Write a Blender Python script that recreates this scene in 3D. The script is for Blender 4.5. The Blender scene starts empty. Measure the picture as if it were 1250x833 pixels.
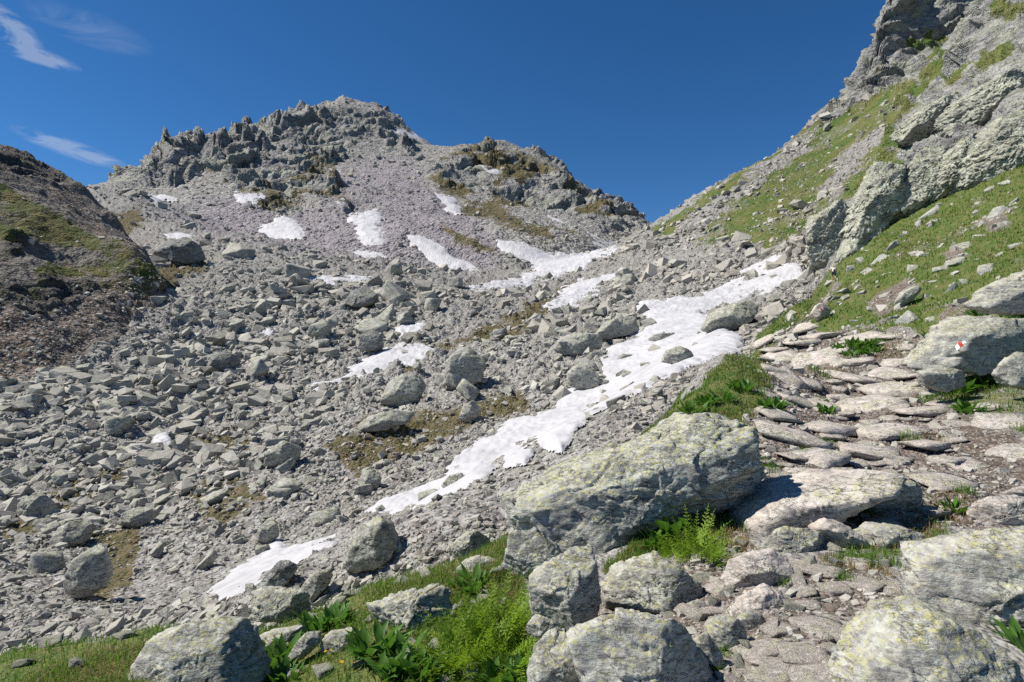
import bpy, bmesh, math, random
import numpy as np
random.seed(7)
RNG = np.random.default_rng(11)
from mathutils import Vector, Matrix
sc = bpy.context.scene
COL = sc.collection
F = 1250 * 20.0 / 36.0          # focal length in photo pixels (20 mm lens)
CU, CV = 625.0, 416.5           # level camera at the origin looking along +Y

# ------------------------------------------------------------------ noise
TAB = RNG.random((32, 32, 32, 4)).astype(np.float32)

def vnoise(p, seed=0):
    p = p + np.float32(seed * 7.31)
    i = np.floor(p).astype(np.int32)
    f = (p - i).astype(np.float32)
    f = f * f * f * (f * (f * 6 - 15) + 10)
    i0 = i & 31; i1 = (i + 1) & 31
    T = TAB[..., 0]
    fx, fy, fz = f[:, 0], f[:, 1], f[:, 2]
    def L(a, b, c): return T[a, b, c]
    x0, y0, z0 = i0.T; x1, y1, z1 = i1.T
    a = L(x0, y0, z0) * (1 - fx) + L(x1, y0, z0) * fx
    b = L(x0, y1, z0) * (1 - fx) + L(x1, y1, z0) * fx
    c = L(x0, y0, z1) * (1 - fx) + L(x1, y0, z1) * fx
    d = L(x0, y1, z1) * (1 - fx) + L(x1, y1, z1) * fx
    return ((a * (1 - fy) + b * fy) * (1 - fz) + (c * (1 - fy) + d * fy) * fz) * 2 - 1

def fbm(p, octv=4, seed=0, gain=0.5, lac=2.03):
    s = np.zeros(len(p), np.float32); a = 1.0; t = 0
    p = p.astype(np.float32)
    for o in range(octv):
        s += a * vnoise(p, seed + o * 3.7); t += a
        a *= gain; p = p * lac
    return s / t * 1.6

def ridged(p, octv=4, seed=0, gain=0.5, lac=2.1):
    s = np.zeros(len(p), np.float32); a = 1.0; t = 0
    p = p.astype(np.float32)
    for o in range(octv):
        n = 1 - np.abs(vnoise(p, seed + o * 5.1)) * 1.6
        s += a * n; t += a
        a *= gain; p = p * lac
    return s / t - 0.35

def worley(p, seed=0):
    """F1, F2 and a random value of the nearest cell"""
    p = (p + seed * 5.77).astype(np.float32)
    i = np.floor(p).astype(np.int32)
    f = p - i
    n = len(p)
    F1 = np.full(n, 9, np.float32); F2 = np.full(n, 9, np.float32); val = np.zeros(n, np.float32)
    for dx in (-1, 0, 1):
        for dy in (-1, 0, 1):
            for dz in (-1, 0, 1):
                k = (i + np.array((dx, dy, dz), np.int32)) & 31
                t = TAB[k[:, 0], k[:, 1], k[:, 2]]
                q = t[:, :3] + np.array((dx, dy, dz), np.float32) - f
                dd = (q * q).sum(1)
                near = dd < F1
                F2 = np.where(near, F1, np.minimum(F2, dd))
                F1 = np.where(near, dd, F1)
                val = np.where(near, t[:, 3], val)
    return np.sqrt(F1), np.sqrt(F2), val

def chips(p, seed=0):
    """fracture relief: every cell is a small tilted plane"""
    p = (p + seed * 5.77).astype(np.float32)
    i = np.floor(p).astype(np.int32); f = p - i; n = len(p)
    F1 = np.full(n, 9, np.float32); F2 = F1.copy(); out = np.zeros(n, np.float32)
    for dx in (-1, 0, 1):
        for dy in (-1, 0, 1):
            for dz in (-1, 0, 1):
                k = (i + np.array((dx, dy, dz), np.int32)) & 31
                t = TAB[k[:, 0], k[:, 1], k[:, 2]]
                q = t[:, :3] + np.array((dx, dy, dz), np.float32) - f
                dd = (q * q).sum(1)
                tilt = TAB[(k[:, 0] + 11) & 31, k[:, 1], (k[:, 2] + 5) & 31][:, :3] - .5
                val = (t[:, 3] - .5) + (q * tilt).sum(1) * 1.6
                near = dd < F1
                F2 = np.where(near, F1, np.minimum(F2, dd)); F1 = np.where(near, dd, F1); out = np.where(near, val, out)
    return out, np.sqrt(F2) - np.sqrt(F1)

def sstep(a, b, x):
    t = np.clip((x - a) / (b - a), 0, 1)
    return t * t * (3 - 2 * t)

# ------------------------------------------------------------------ object helpers
def put(name, V, faces, mat, parent=None, smooth=False, attrs=None, cols=None):
    """one mesh object from numpy arrays; faces is one int array (n,k) or a list of such arrays"""
    me = bpy.data.meshes.new(name)
    if not isinstance(faces, list): faces = [faces]
    faces = [np.asarray(f, np.int32) for f in faces if len(f)]
    V = np.asarray(V, np.float32)
    me.vertices.add(len(V)); me.vertices.foreach_set('co', V.ravel())
    nl = sum(f.size for f in faces); nf = sum(len(f) for f in faces)
    me.loops.add(nl); me.polygons.add(nf)
    me.loops.foreach_set('vertex_index', np.concatenate([f.ravel() for f in faces]))
    tot = np.concatenate([np.full(len(f), f.shape[1], np.int32) for f in faces])
    st = np.zeros(nf, np.int32); st[1:] = np.cumsum(tot)[:-1]
    me.polygons.foreach_set('loop_start', st); me.polygons.foreach_set('loop_total', tot)
    me.polygons.foreach_set('use_smooth', np.full(nf, bool(smooth)))
    me.update(calc_edges=True)
    for k, a in (attrs or {}).items():
        at = me.attributes.new(k, 'FLOAT', 'POINT'); at.data.foreach_set('value', np.asarray(a, np.float32))
    for k, a in (cols or {}).items():
        at = me.attributes.new(k, 'FLOAT_COLOR', 'POINT')
        b = np.ones((len(V), 4), np.float32); b[:, :a.shape[1]] = a
        at.data.foreach_set('color', b.ravel())
    if mat is not None: me.materials.append(mat)
    o = bpy.data.objects.new(name, me); COL.objects.link(o)
    if parent is not None: o.parent = parent
    return o

def tag(o, label=None, cat=None, group=None, kind=None):
    if label: o['label'] = label
    if cat: o['category'] = cat
    if group: o['group'] = group
    if kind: o['kind'] = kind
    return o

def ico(n):
    bm = bmesh.new(); bmesh.ops.create_icosphere(bm, subdivisions=n, radius=1.0)
    V = np.array([v.co[:] for v in bm.verts], np.float32)
    Fc = np.array([[v.index for v in f.verts] for f in bm.faces], np.int32)
    bm.free(); return V / np.linalg.norm(V, axis=1)[:, None], Fc
ICO = {n: ico(n) for n in (1, 2, 3, 4, 5, 6, 7)}

# ------------------------------------------------------------------ materials
class NT:
    def __init__(s, name):
        s.m = bpy.data.materials.new(name); s.m.use_nodes = True
        s.t = s.m.node_tree; s.t.nodes.clear()
        s.out = s.n('ShaderNodeOutputMaterial')
        s.b = s.n('ShaderNodeBsdfPrincipled'); s.l(s.b.outputs[0], s.out.inputs[0])
        s.b.inputs['Roughness'].default_value = 0.9
        s.b.inputs['Specular IOR Level'].default_value = 0.25
        s.geo = s.n('ShaderNodeNewGeometry'); s.tc = s.n('ShaderNodeTexCoord')
    def n(s, ty, **kw):
        nd = s.t.nodes.new(ty)
        for k, v in kw.items(): setattr(nd, k, v)
        return nd
    def l(s, a, b): s.t.links.new(a, b)
    def val(s, sock, v):
        if hasattr(v, 'is_output'): s.l(v, sock)
        else: sock.default_value = v
    def noise(s, scale, detail=5, rough=0.6, vec=None, dist=0.0):
        nd = s.n('ShaderNodeTexNoise'); nd.inputs['Scale'].default_value = scale
        nd.inputs['Detail'].default_value = detail; nd.inputs['Roughness'].default_value = rough
        nd.inputs['Distortion'].default_value = dist
        if vec is not None: s.l(vec, nd.inputs['Vector'])
        return nd.outputs[0]
    def voro(s, scale, vec=None, feat='F1', out='Distance', rnd=1.0):
        nd = s.n('ShaderNodeTexVoronoi'); nd.feature = feat; nd.inputs['Scale'].default_value = scale
        nd.inputs['Randomness'].default_value = rnd
        if vec is not None: s.l(vec, nd.inputs['Vector'])
        return nd.outputs[out]
    def map(s, vec, scale=(1, 1, 1), rot=(0, 0, 0)):
        nd = s.n('ShaderNodeMapping'); nd.inputs['Scale'].default_value = scale
        nd.inputs['Rotation'].default_value = rot; s.l(vec, nd.inputs['Vector']); return nd.outputs[0]
    def ramp(s, x, a, b, lo=0.0, hi=1.0):
        nd = s.n('ShaderNodeMapRange'); nd.interpolation_type = 'SMOOTHSTEP'
        s.l(x, nd.inputs['Value'])
        for k, v in (('From Min', a), ('From Max', b), ('To Min', lo), ('To Max', hi)): nd.inputs[k].default_value = v
        return nd.outputs[0]
    def math(s, op, a, b=0.0, clamp=False):
        nd = s.n('ShaderNodeMath'); nd.operation = op; nd.use_clamp = clamp
        s.val(nd.inputs[0], a); s.val(nd.inputs[1], b); return nd.outputs[0]
    def mix(s, f, a, b, mode='MIX'):
        nd = s.n('ShaderNodeMix'); nd.data_type = 'RGBA'; nd.blend_type = mode
        s.val(nd.inputs[0], f)
        for sock, v in ((nd.inputs[6], a), (nd.inputs[7], b)):
            if hasattr(v, 'is_output'): s.l(v, sock)
            else: sock.default_value = (*v, 1.0)
        return nd.outputs[2]
    def attr(s, name, out='Fac'):
        nd = s.n('ShaderNodeAttribute'); nd.attribute_name = name; return nd.outputs[out]
    def sep(s, c):
        nd = s.n('ShaderNodeSeparateColor'); s.l(c, nd.inputs[0]); return nd.outputs
    def bump(s, h, dist, strength=1.0, prev=None):
        nd = s.n('ShaderNodeBump'); nd.inputs['Distance'].default_value = dist; nd.inputs['Strength'].default_value = strength
        s.l(h, nd.inputs['Height'])
        if prev is not None: s.l(prev, nd.inputs['Normal'])
        return nd.outputs[0]
    def done(s, col, nrm=None, rough=None):
        s.val(s.b.inputs['Base Color'], col) if hasattr(col, 'is_output') else setattr(s.b.inputs['Base Color'], 'default_value', (*col, 1))
        if nrm is not None: s.l(nrm, s.b.inputs['Normal'])
        if rough is not None: s.val(s.b.inputs['Roughness'], rough)
        return s.m

def rock_mat(name, scale=1.0, base=((.19, .19, .182), (.41, .41, .39)), lichen=0.5, lichcol=(.38, .37, .15), quartz=0.4, up=0.35, moss=0.15, warm=0.3):
    """weathered schist: mottled greys, foliation streaks, crustose lichen spots, dark specks"""
    N = NT(name); P = N.tc.outputs['Object']
    big = N.noise(1.3 * scale, 4, .6, P)
    fol = N.map(P, (1.2 * scale, 2.2 * scale, 8 * scale), (.35, .25, .3))
    st = N.noise(1.6, 7, .68, fol, .6)
    fine = N.noise(26 * scale, 5, .7, P)
    col = N.mix(N.ramp(st, .34, .68), base[0], base[1])
    col = N.mix(N.ramp(big, .4, .7, 0, .55), col, (base[1][0] * .85, base[1][1] * .93, base[1][2] * .9))
    rb = N.noise(.9 * scale, 4, .6, N.map(P, (1, 1, 1), (1, .3, 2)))
    col = N.mix(N.ramp(rb, .52, .74, 0, warm), col, (.36, .285, .235))
    q = N.noise(2.2, 5, .6, N.map(P, (1.0 * scale, 1.0 * scale, 9 * scale), (.5, .1, .6)), 1.2)
    col = N.mix(N.ramp(q, .60, .72, 0, quartz), col, (.60, .59, .56))
    col = N.mix(N.ramp(fine, .25, .75, .0, .32), col, (.55, .54, .52), 'OVERLAY')
    fv = N.map(P, (1.1 * scale, 1.3 * scale, 3.6 * scale), (.35, .25, .3))
    ca = N.math('ABSOLUTE', N.math('SUBTRACT', N.noise(1.9, 7, .62, fv, .8), .5))
    cb = N.math('ABSOLUTE', N.math('SUBTRACT', N.noise(4.6, 6, .62, fv, .6), .5))
    crk = N.math('MAXIMUM', N.ramp(ca, .0, .013, 1, 0), N.math('MULTIPLY', N.ramp(cb, .0, .013, 1, 0), .5))
    crk = N.math('MULTIPLY', crk, N.ramp(big, .40, .58))
    # pale grey-green crust lichen
    pl = N.noise(12 * scale, 7, .68, P, .3)
    col = N.mix(N.ramp(pl, .515, .55, 0, .6 * min(1, lichen * 1.3)), col, (.47, .49, .42))
    pw = N.noise(27 * scale, 6, .66, N.map(P, (1, 1, 1.7), (.35, .25, .3)), .3)
    col = N.mix(N.ramp(pw, .57, .63, 0, .42), col, (.58, .575, .55))
    pd = N.noise(6.5 * scale, 8, .72, N.map(P, (1, 1, 1.4), (.9, .3, .4)), .5)
    col = N.mix(N.ramp(pd, .55, .60, 0, .58), col, (.155, .158, .155))
    nz = N.n('ShaderNodeSeparateXYZ'); N.l(N.geo.outputs['Normal'], nz.inputs[0])
    upm = N.ramp(nz.outputs[2], -.1 + up * .5, .75 + up * .2)
    yl = N.noise(20 * scale, 8, .72, N.map(P, (1, 1, 1.6), (.2, .5, .1)), .3)
    yb = N.noise(1.7 * scale, 3, .5, P)
    ym = N.math('MULTIPLY', N.ramp(yl, .505, .55), N.ramp(yb, .55 - .26 * lichen, .66 - .24 * lichen))
    ym = N.math('MULTIPLY', ym, upm)
    col = N.mix(N.math('MULTIPLY', ym, .72), col, lichcol)
    dk = N.noise(14 * scale, 6, .7, N.map(P, (1, 1, 2), (0, .4, 0)), .5)
    col = N.mix(N.ramp(dk, .60, .68, 0, .85), col, (.055, .053, .048))
    col = N.mix(N.math('MULTIPLY', crk, .6), col, (.045, .042, .038))
    if moss:
        ms = N.noise(3.3 * scale, 6, .7, N.map(P, (1, 1, 1), (.7, .2, .9)))
        col = N.mix(N.math('MULTIPLY', N.ramp(ms, .64 - .06 * moss, .72), .8), col, (.10, .085, .02))
    wn_ = N.noise(3 * scale, 6, .65, P, .5)
    nr = N.bump(wn_, .06 / scale, .7)
    nr = N.bump(N.math('SUBTRACT', 1.0, crk), .025 / scale, .8, nr)
    nr = N.bump(st, .02 / scale, .6, nr)
    nr = N.bump(N.noise(11 * scale, 7, .68, N.map(P, (1, 1, 2.4), (.35, .25, .3))), .022 / scale, .75, nr)
    nr = N.bump(fine, .003 / scale, .5, nr)
    return N.done(col, nr, N.ramp(big, .3, .7, .72, .95))

M = {}
M['rock_hero'] = rock_mat('lichen_schist', 1.3, base=((.19, .188, .172), (.43, .422, .385)), lichen=.92, quartz=.45)
M['rock_big'] = rock_mat('yellow_lichen_schist', 1.1, base=((.17, .172, .165), (.38, .38, .36)), lichen=1.6, lichcol=(.42, .41, .15), up=.25)
M['rock_path'] = rock_mat('worn_path_stone', 1.1, base=((.34, .30, .265), (.60, .545, .485)), lichen=.12, quartz=.5, moss=0, warm=.45)
M['rock_far'] = rock_mat('talus_block', .35, base=((.19, .186, .172), (.42, .41, .375)), lichen=.75, lichcol=(.33, .34, .17), quartz=.3, up=.1)
M['rock_far2'] = rock_mat('turf_rock', .8, base=((.2, .2, .195), (.42, .42, .40)), lichen=.7, quartz=.4)
M['rock_cliff'] = rock_mat('lichened_cliff', .10, base=((.18, .18, .155), (.46, .46, .385)), lichen=1.2, lichcol=(.34, .36, .20), quartz=.35, up=-.2, moss=.25)
M['rock_dark'] = rock_mat('dark_talus_block', .16, base=((.10, .10, .10), (.25, .25, .25)), lichen=.4, lichcol=(.30, .31, .17), quartz=.2)

# scattered rubble: tint per stone
def rubble_mat(name, k):
    N = NT(name); P = N.tc.outputs['Object']
    t = N.attr('tint'); w = N.attr('warm')
    col = N.mix(t, (.12, .116, .106), (.44, .427, .39))
    col = N.mix(N.math('MULTIPLY', w, .45), col, (.33, .28, .25))
    n1 = N.noise(1.6 * k, 6, .7, P)
    col = N.mix(N.ramp(n1, .3, .7, 0, .8), col, (.58, .57, .55), 'OVERLAY')
    lz = N.noise(2.2 * k, 5, .7, N.map(P, (1, 1, 1), (.3, .5, .8)))
    col = N.mix(N.ramp(lz, .49, .60, 0, .55), col, (.37, .39, .28))
    nr = N.bump(n1, .25 / k, .8)
    return N.done(col, nr)
M['rubble'] = rubble_mat('talus_rubble', 1.0)
M['pebbles'] = rubble_mat('path_pebbles', 8.0)

def terrain_mat(name, k, kind, dark=1.0):
    """ground sheet: zone masks are attributes of the place; k = 1 / typical feature size in metres"""
    N = NT(name); P = N.geo.outputs['Position']
    mk = N.sep(N.attr('zoneA', 'Color')); mb = N.sep(N.attr('zoneB', 'Color'))
    grass, moss, dirt = mk[0], mk[1], mk[2]; purple, cliff, pathm = mb[0], mb[1], mb[2]
    big = N.noise(.25 * k, 5, .6, P); mid = N.noise(1.3 * k, 6, .68, P); fine = N.noise(7 * k, 6, .72, P)
    v = N.voro(1.6 * k, P, 'F1', 'Color'); vd = N.voro(1.6 * k, P)
    vs = N.sep(v)
    v2 = N.voro(4.5 * k, P, 'F1', 'Color'); v2d = N.voro(4.5 * k, P); v2s = N.sep(v2)
    # loose stones
    col = N.mix(v2s[0], (.16, .158, .15), (.38, .37, .35))
    col = N.mix(N.ramp(vs[1], .55, .95, 0, .8), col, (.36, .36, .335))
    col = N.mix(N.ramp(mid, .35, .6, .55, 0), col, (.12, .105, .085))
    col = N.mix(N.math('MULTIPLY', purple, .75), col, N.mix(v2s[1], (.165, .148, .165), (.315, .288, .308)))
    # bedrock
    lay = N.noise(.9 * k, 8, .66, N.map(P, (.7, .7, 2.2), (.25, .35, .2)), .5)
    rk = N.mix(N.ramp(lay, .32, .68), (.12, .12, .12), (.34, .34, .325))
    rk = N.mix(N.ramp(big, .44, .62, 0, .6), rk, (.31, .325, .245))
    rk = N.mix(N.ramp(N.noise(.35 * k, 7, .7, N.map(P, (.6, .6, 1.8), (.3, .2, 1))), .50, .62, 0, .6), rk, (.115, .113, .11))
    rk = N.mix(N.ramp(fine, .58, .72, 0, .7), rk, (.08, .08, .075))
    og = N.noise(.5 * k, 6, .7, N.map(P, (1, 1, 1.5), (.5, .1, 2)))
    rk = N.mix(N.ramp(og, .57, .66, 0, .55), rk, (.13, .13, .05))
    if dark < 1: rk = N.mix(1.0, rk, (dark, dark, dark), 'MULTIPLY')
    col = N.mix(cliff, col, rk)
    if dark < .7: col = N.mix(1.0, col, (.60, .56, .52), 'MULTIPLY')  # hill only: shade of its grazing-lit flank multiplied into the ground colour
    # bare earth
    ea = N.mix(N.ramp(mid, .3, .7), (.065, .048, .035), (.17, .135, .105))
    ea = N.mix(N.ramp(v2s[0], .72, .9, 0, .75), ea, (.33, .30, .28))
    col = N.mix(dirt, col, ea)
    pa = N.mix(N.ramp(mid, .3, .7), (.085, .067, .052), (.185, .152, .125))
    pa = N.mix(N.ramp(v2s[0], .62, .92, 0, .7), pa, (.33, .305, .285))
    col = N.mix(pathm, col, pa)
    # moss and dry turf
    mo = N.mix(N.ramp(mid, .35, .65), (.070, .068, .024), (.14, .112, .062))
    br = N.math('ADD', moss, N.math('MULTIPLY', N.math('SUBTRACT', fine, .5), 1.2))
    br = N.math('ADD', br, N.math('MULTIPLY', N.math('SUBTRACT', mid, .5), 1.8))
    col = N.mix(N.ramp(br, .42, .62), col, mo)
    # grass
    gr = N.mix(N.ramp(fine, .3, .7), (.036, .072, .013), (.098, .148, .032))
    gr = N.mix(N.ramp(big, .38, .60, 0, .8), gr, (.135, .135, .045))
    gr = N.mix(N.ramp(mid, .54, .70, 0, .7), gr, (.20, .165, .085))
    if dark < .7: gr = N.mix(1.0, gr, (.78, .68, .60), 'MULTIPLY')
    bg = N.math('ADD', grass, N.math('MULTIPLY', N.math('SUBTRACT', mid, .5), .9))
    bg = N.math('ADD', bg, N.math('MULTIPLY', N.math('SUBTRACT', fine, .5), .9))
    col = N.mix(N.ramp(bg, .40, .60), col, gr)
    h = N.math('MULTIPLY', N.ramp(vd, 0, .75, 1, 0), 1.0)
    nr = N.bump(h, .28 / k, .5)
    nr = N.bump(N.ramp(v2d, 0, .75, 1, 0), .14 / k, .75, nr)
    nr = N.bump(lay, .22 / k, .45, nr)
    nr = N.bump(fine, .05 / k, .5, nr)
    return N.done(col, nr, .95)
M['near'] = terrain_mat('trail_ground', 6.0, 'near')
M['valley'] = terrain_mat('talus_ground', .85, 'valley')
M['slope'] = terrain_mat('slope_ground', .42, 'slope')
M['hill'] = terrain_mat('shade_tinted_hill_rock', .5, 'slope', .48)  # rock colour darkened to carry the shadow side of the knoll
M['mountain'] = terrain_mat('mountain_rock', .17, 'mountain', .95)

def snow_mat():
    N = NT('old_snow'); P = N.geo.outputs['Position']
    a = N.noise(.22, 5, .65, P); b = N.noise(3.0, 6, .7, P); c = N.voro(1.5, N.map(P, (1, .6, 1)), 'SMOOTH_F1')
    col = N.mix(N.ramp(a, .38, .7), (.49, .49, .50), (.39, .39, .40))
    col = N.mix(N.ramp(b, .54, .72, 0, .55), col, (.31, .295, .28))
    nr = N.bump(c, .30, .7); nr = N.bump(b, .10, .6, nr)
    N.b.inputs['Subsurface Weight'].default_value = 0.0
    return N.done(col, nr, .6)
M['snow'] = snow_mat()

def leaf_mat(name, c1, c2, trans=.35, k=1.0):
    N = NT(name); P = N.tc.outputs['Object']
    t = N.attr('tint')
    col = N.mix(t, c1, c2)
    col = N.mix(N.ramp(N.noise(30 * k, 3, .6, P), .35, .7, 0, .35), col, (c2[0] * 1.2, c2[1] * 1.05, c2[2]))
    N.done(col, None, .5)
    tr = N.n('ShaderNodeBsdfTranslucent'); N.l(N.mix(.5, col, (c2[0] * 1.5, c2[1] * 1.6, c2[2] * .8)), tr.inputs[0])
    ms = N.n('ShaderNodeMixShader'); ms.inputs[0].default_value = trans
    N.l(N.b.outputs[0], ms.inputs[1]); N.l(tr.outputs[0], ms.inputs[2]); N.l(ms.outputs[0], N.out.inputs[0])
    return N.m
M['grass'] = leaf_mat('grass_blade', (.05, .115, .016), (.14, .24, .038), .4)
M['drygrass'] = leaf_mat('dry_grass_blade', (.16, .12, .055), (.33, .25, .13), .25)
M['leaf'] = leaf_mat('broad_leaf', (.045, .115, .018), (.09, .20, .03), .35)
M['fern'] = leaf_mat('fern_leaf', (.11, .20, .015), (.22, .34, .03), .45)

def plain(name, c, rough=.7):
    N = NT(name); P = N.tc.outputs['Object']
    col = N.mix(N.ramp(N.noise(20, 4, .6, P), .3, .7, 0, .4), c, tuple(x * .75 for x in c))
    return N.done(col, None, rough)
# ------------------------------------------------------------------ terrain: four landforms, each a height field, joined where they meet
UE = 3.0
def fit(pts):
    """pts: (u, v, d) sight-line measurements or ('z', u, z, d) heights; returns callable (u,d)->w with z = w*(d+4)"""
    P = []
    for p in pts:
        if p[0] == 'z': u, z, d = p[1], p[2], p[3]
        else: u, d = p[0], p[2]; z = (CV - p[1]) / F * d
        P.append((u, d, z))
        if u <= 0: P.append((u - 450, d, z))
        if u >= 1250: P.append((u + 450, d, z))
    P = np.array(P, np.float64)
    X = np.stack([P[:, 0] / 300, 2.2 * np.log(P[:, 1] + 4)], 1)
    w = P[:, 2] / (P[:, 1] + 4)
    D = np.sqrt(((X[:, None] - X[None]) ** 2).sum(2) + .05)
    n = len(P)
    A = np.zeros((n + 3, n + 3)); A[:n, :n] = D + np.eye(n) * 1e-3 * -1
    A[:n, n] = 1; A[:n, n + 1:] = X; A[n, :n] = 1; A[n + 1:, :n] = X.T
    s = np.linalg.solve(A, np.concatenate([w, np.zeros(3)]))
    def ev(u, d):
        y = 2.2 * np.log(d + 4); x = u / 300
        r = np.full(u.shape, s[n]) + s[n + 1] * x + s[n + 2] * y
        for k in range(n):
            r += s[k] * np.sqrt((x - X[k, 0]) ** 2 + (y - X[k, 1]) ** 2 + .05)
        return r
    return ev

A_pts = [('z', 0, -1.75, .4), ('z', 625, -1.65, .4), ('z', 1250, -1.55, .4), ('z', 0, -2.1, 1.5), ('z', 625, -1.75, 1.5), ('z', 1250, -1.72, 1.5),
    (1010, 833, 2.65), (1040, 700, 4.1), (1000, 600, 6.0), (1000, 500, 11), (965, 432, 22), (985, 388, 42), (1018, 343, 76),
    (1250, 775, 3.1), (1250, 690, 4.1), (1250, 580, 6.2), (1250, 455, 11), (1150, 425, 17), (1250, 355, 17), (1250, 255, 35), (1250, 203, 50), (1150, 300, 45),
    (1040, 312, 80), (1100, 268, 75), (1180, 226, 62), (1100, 345, 32), (1060, 380, 30),
    (1000, 350, 70), (940, 403, 38), (900, 452, 23), (830, 508, 14), (770, 548, 9.5), (640, 645, 6.5), (560, 685, 6.0), (440, 720, 5.8), (200, 772, 5.5), (0, 805, 5.2),
    (0, 900, 3.4), (300, 833, 4.3), (600, 833, 3.6), (800, 800, 3.3), (800, 700, 4.6),
    ('z', 1000, 5, 120), ('z', 1150, 14, 110), ('z', 1250, 14, 90), ('z', 900, -6, 32), ('z', 960, -2, 70), ('z', 830, -6.5, 20), ('z', 770, -6.5, 15), ('z', 640, -6.6, 11), ('z', 440, -8, 10.5), ('z', 0, -9.5, 10),
    ('z', 0, -40, 60), ('z', 600, -40, 60), ('z', 900, -25, 120), ('z', 0, -80, 400), ('z', 600, -80, 400), ('z', 1250, -60, 400)]
B_pts = [('z', 0, -11, 5), ('z', 400, -9, 5), ('z', 800, -8, 5), ('z', 1250, -8, 5), ('z', 1250, -7, 20), ('z', 1250, -2, 50), ('z', 1100, -4.5, 30), ('z', 1100, 2, 60), ('z', 1000, -4, 30), ('z', 1000, 1.5, 65),
    ('z', 0, -11.2, 12), ('z', 440, -8.3, 9.5), ('z', 640, -6.0, 11),
    (330, 722, 14), (400, 690, 16), (500, 640, 15), (600, 598, 17.5), (700, 556, 19), (800, 500, 23), (880, 443, 33), (930, 398, 46), (960, 375, 58), (985, 345, 85),
    (320, 690, 28), (240, 735, 22), (400, 656, 34), (540, 598, 40), (640, 540, 47), (700, 505, 53), (790, 440, 63), (860, 395, 75), (950, 335, 105),
    (0, 775, 19), (105, 715, 31), (0, 650, 40), (200, 600, 48), (0, 560, 55), (0, 470, 82), (200, 500, 75), (350, 550, 52), (400, 450, 100), (200, 420, 110), (160, 370, 125), (300, 350, 150),
    (200, 300, 195), (150, 252, 300), (110, 231, 350), (500, 500, 62), (600, 420, 95), (560, 380, 125), (450, 370, 140), (450, 330, 180), (350, 300, 215), (600, 345, 190), (700, 400, 100), (740, 370, 120),
    (650, 335, 215), (730, 312, 260), (700, 350, 180), (850, 330, 130), (950, 310, 125), (980, 292, 130), (900, 260, 190), (800, 279, 255), (900, 210, 245), (1000, 146, 262), (1000, 200, 210), (1050, 150, 220),
    (1050, 114, 258), (1105, 94, 252), (1066, 66, 268), (1108, 10, 276), (1014, 114, 272), (1030, 100, 276), (1048, 66, 284), (1070, 36, 290), (1106, -4, 294), ('z', 1050, 85, 330), ('z', 1020, 70, 320), (1250, 0, 180), (1150, 200, 118), (1250, 205, 84), (1250, 120, 105), (1150, 120, 165), (1250, 60, 140), (1180, 40, 200), (1250, -100, 200), (1100, -90, 290),
    (988, 328, 100), (1050, 232, 116), (1030, 250, 112), (1015, 300, 102), (1080, 240, 108), (1100, 262, 96), (1180, 220, 84),
    ('z', 800, 20, 330), ('z', 900, 40, 330), ('z', 1000, 60, 340), ('z', 1100, 150, 360), ('z', 1150, 185, 300), ('z', 1250, 140, 320), ('z', 0, -20, 420), ('z', 110, 60, 500), ('z', 400, 0, 420), ('z', 700, 0, 420),
    ('z', 0, -40, 900), ('z', 600, -60, 900), ('z', 1250, -60, 900)]
C_pts = [(0, 468, 82), (60, 455, 88), (150, 385, 115), (192, 330, 140), (0, 400, 93), (100, 360, 115), (0, 335, 105), (100, 318, 128), (0, 270, 125), (50, 250, 142), (130, 285, 152), (170, 305, 150),
    (0, 181, 168), (50, 202, 176), (100, 231, 186), (150, 285, 168), ('z', -450, 90, 150), ('z', 0, 38, 240), ('z', 100, 15, 260), ('z', 260, -20, 150), ('z', 300, -30, 110), ('z', 220, -8, 125), ('z', 200, -12, 105), ('z', 120, -16, 85),
    ('z', 0, -25, 60), ('z', 500, -60, 60), ('z', 500, -40, 200), ('z', 230, -10, 220), ('z', 0, -40, 500), ('z', 500, -60, 500)]
D_pts = [('z', 0, -60, 150), ('z', 500, -60, 150), ('z', 900, -60, 150), (0, 262, 420), (100, 240, 420), (150, 243, 380), (250, 270, 330), (350, 286, 300), (450, 310, 262), (550, 320, 252), (650, 322, 248), (720, 300, 295), (790, 290, 420),
    (130, 224, 480), (190, 197, 520), (240, 167, 560), (300, 152, 600), (370, 140, 640), (425, 122, 700), (470, 136, 700), (500, 158, 695), (560, 186, 670), (600, 175, 660), (640, 181, 640), (700, 216, 600), (760, 252, 550), (796, 277, 520),
    (300, 222, 430), (450, 232, 430), (550, 262, 350), (640, 252, 430), (700, 262, 420), (480, 180, 590), (380, 185, 560), (200, 225, 440),
    ('z', 0, -20, 700), ('z', 130, 60, 800), ('z', 240, 140, 900), ('z', 425, 180, 1050), ('z', 600, 120, 950), ('z', 796, 40, 800), ('z', 950, -40, 420), ('z', 950, -60, 600), ('z', 1250, -80, 500), ('z', 1250, -80, 250), ('z', 600, -40, 1500), ('z', 0, -60, 1500), ('z', 1250, -80, 1500)]
EV = [fit(p) for p in (A_pts, B_pts, C_pts, D_pts)]
us = np.concatenate([np.linspace(-430, -20, 60)[:-1], np.linspace(-20, 1270, 1010), np.linspace(1270, 1680, 60)[1:]])
dc = np.exp(np.linspace(math.log(.4), math.log(1500), 640))
def ground(Ug, Dg):
    Wc = np.stack([e(Ug, Dg) for e in EV])
    srt = np.sort(Wc, 0); gap = srt[-1] - srt[-2]      # soften the creases where landforms join
    return Wc.argmax(0), (srt[-1] + np.maximum(0, .03 - gap) ** 2 / .12) * (Dg + 4)
NU, ND = len(us), 1560
Uc, Dc = np.meshgrid(us, dc)
_, Zc = ground(Uc, Dc)
Vc = CV - Zc / Dc * F
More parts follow.
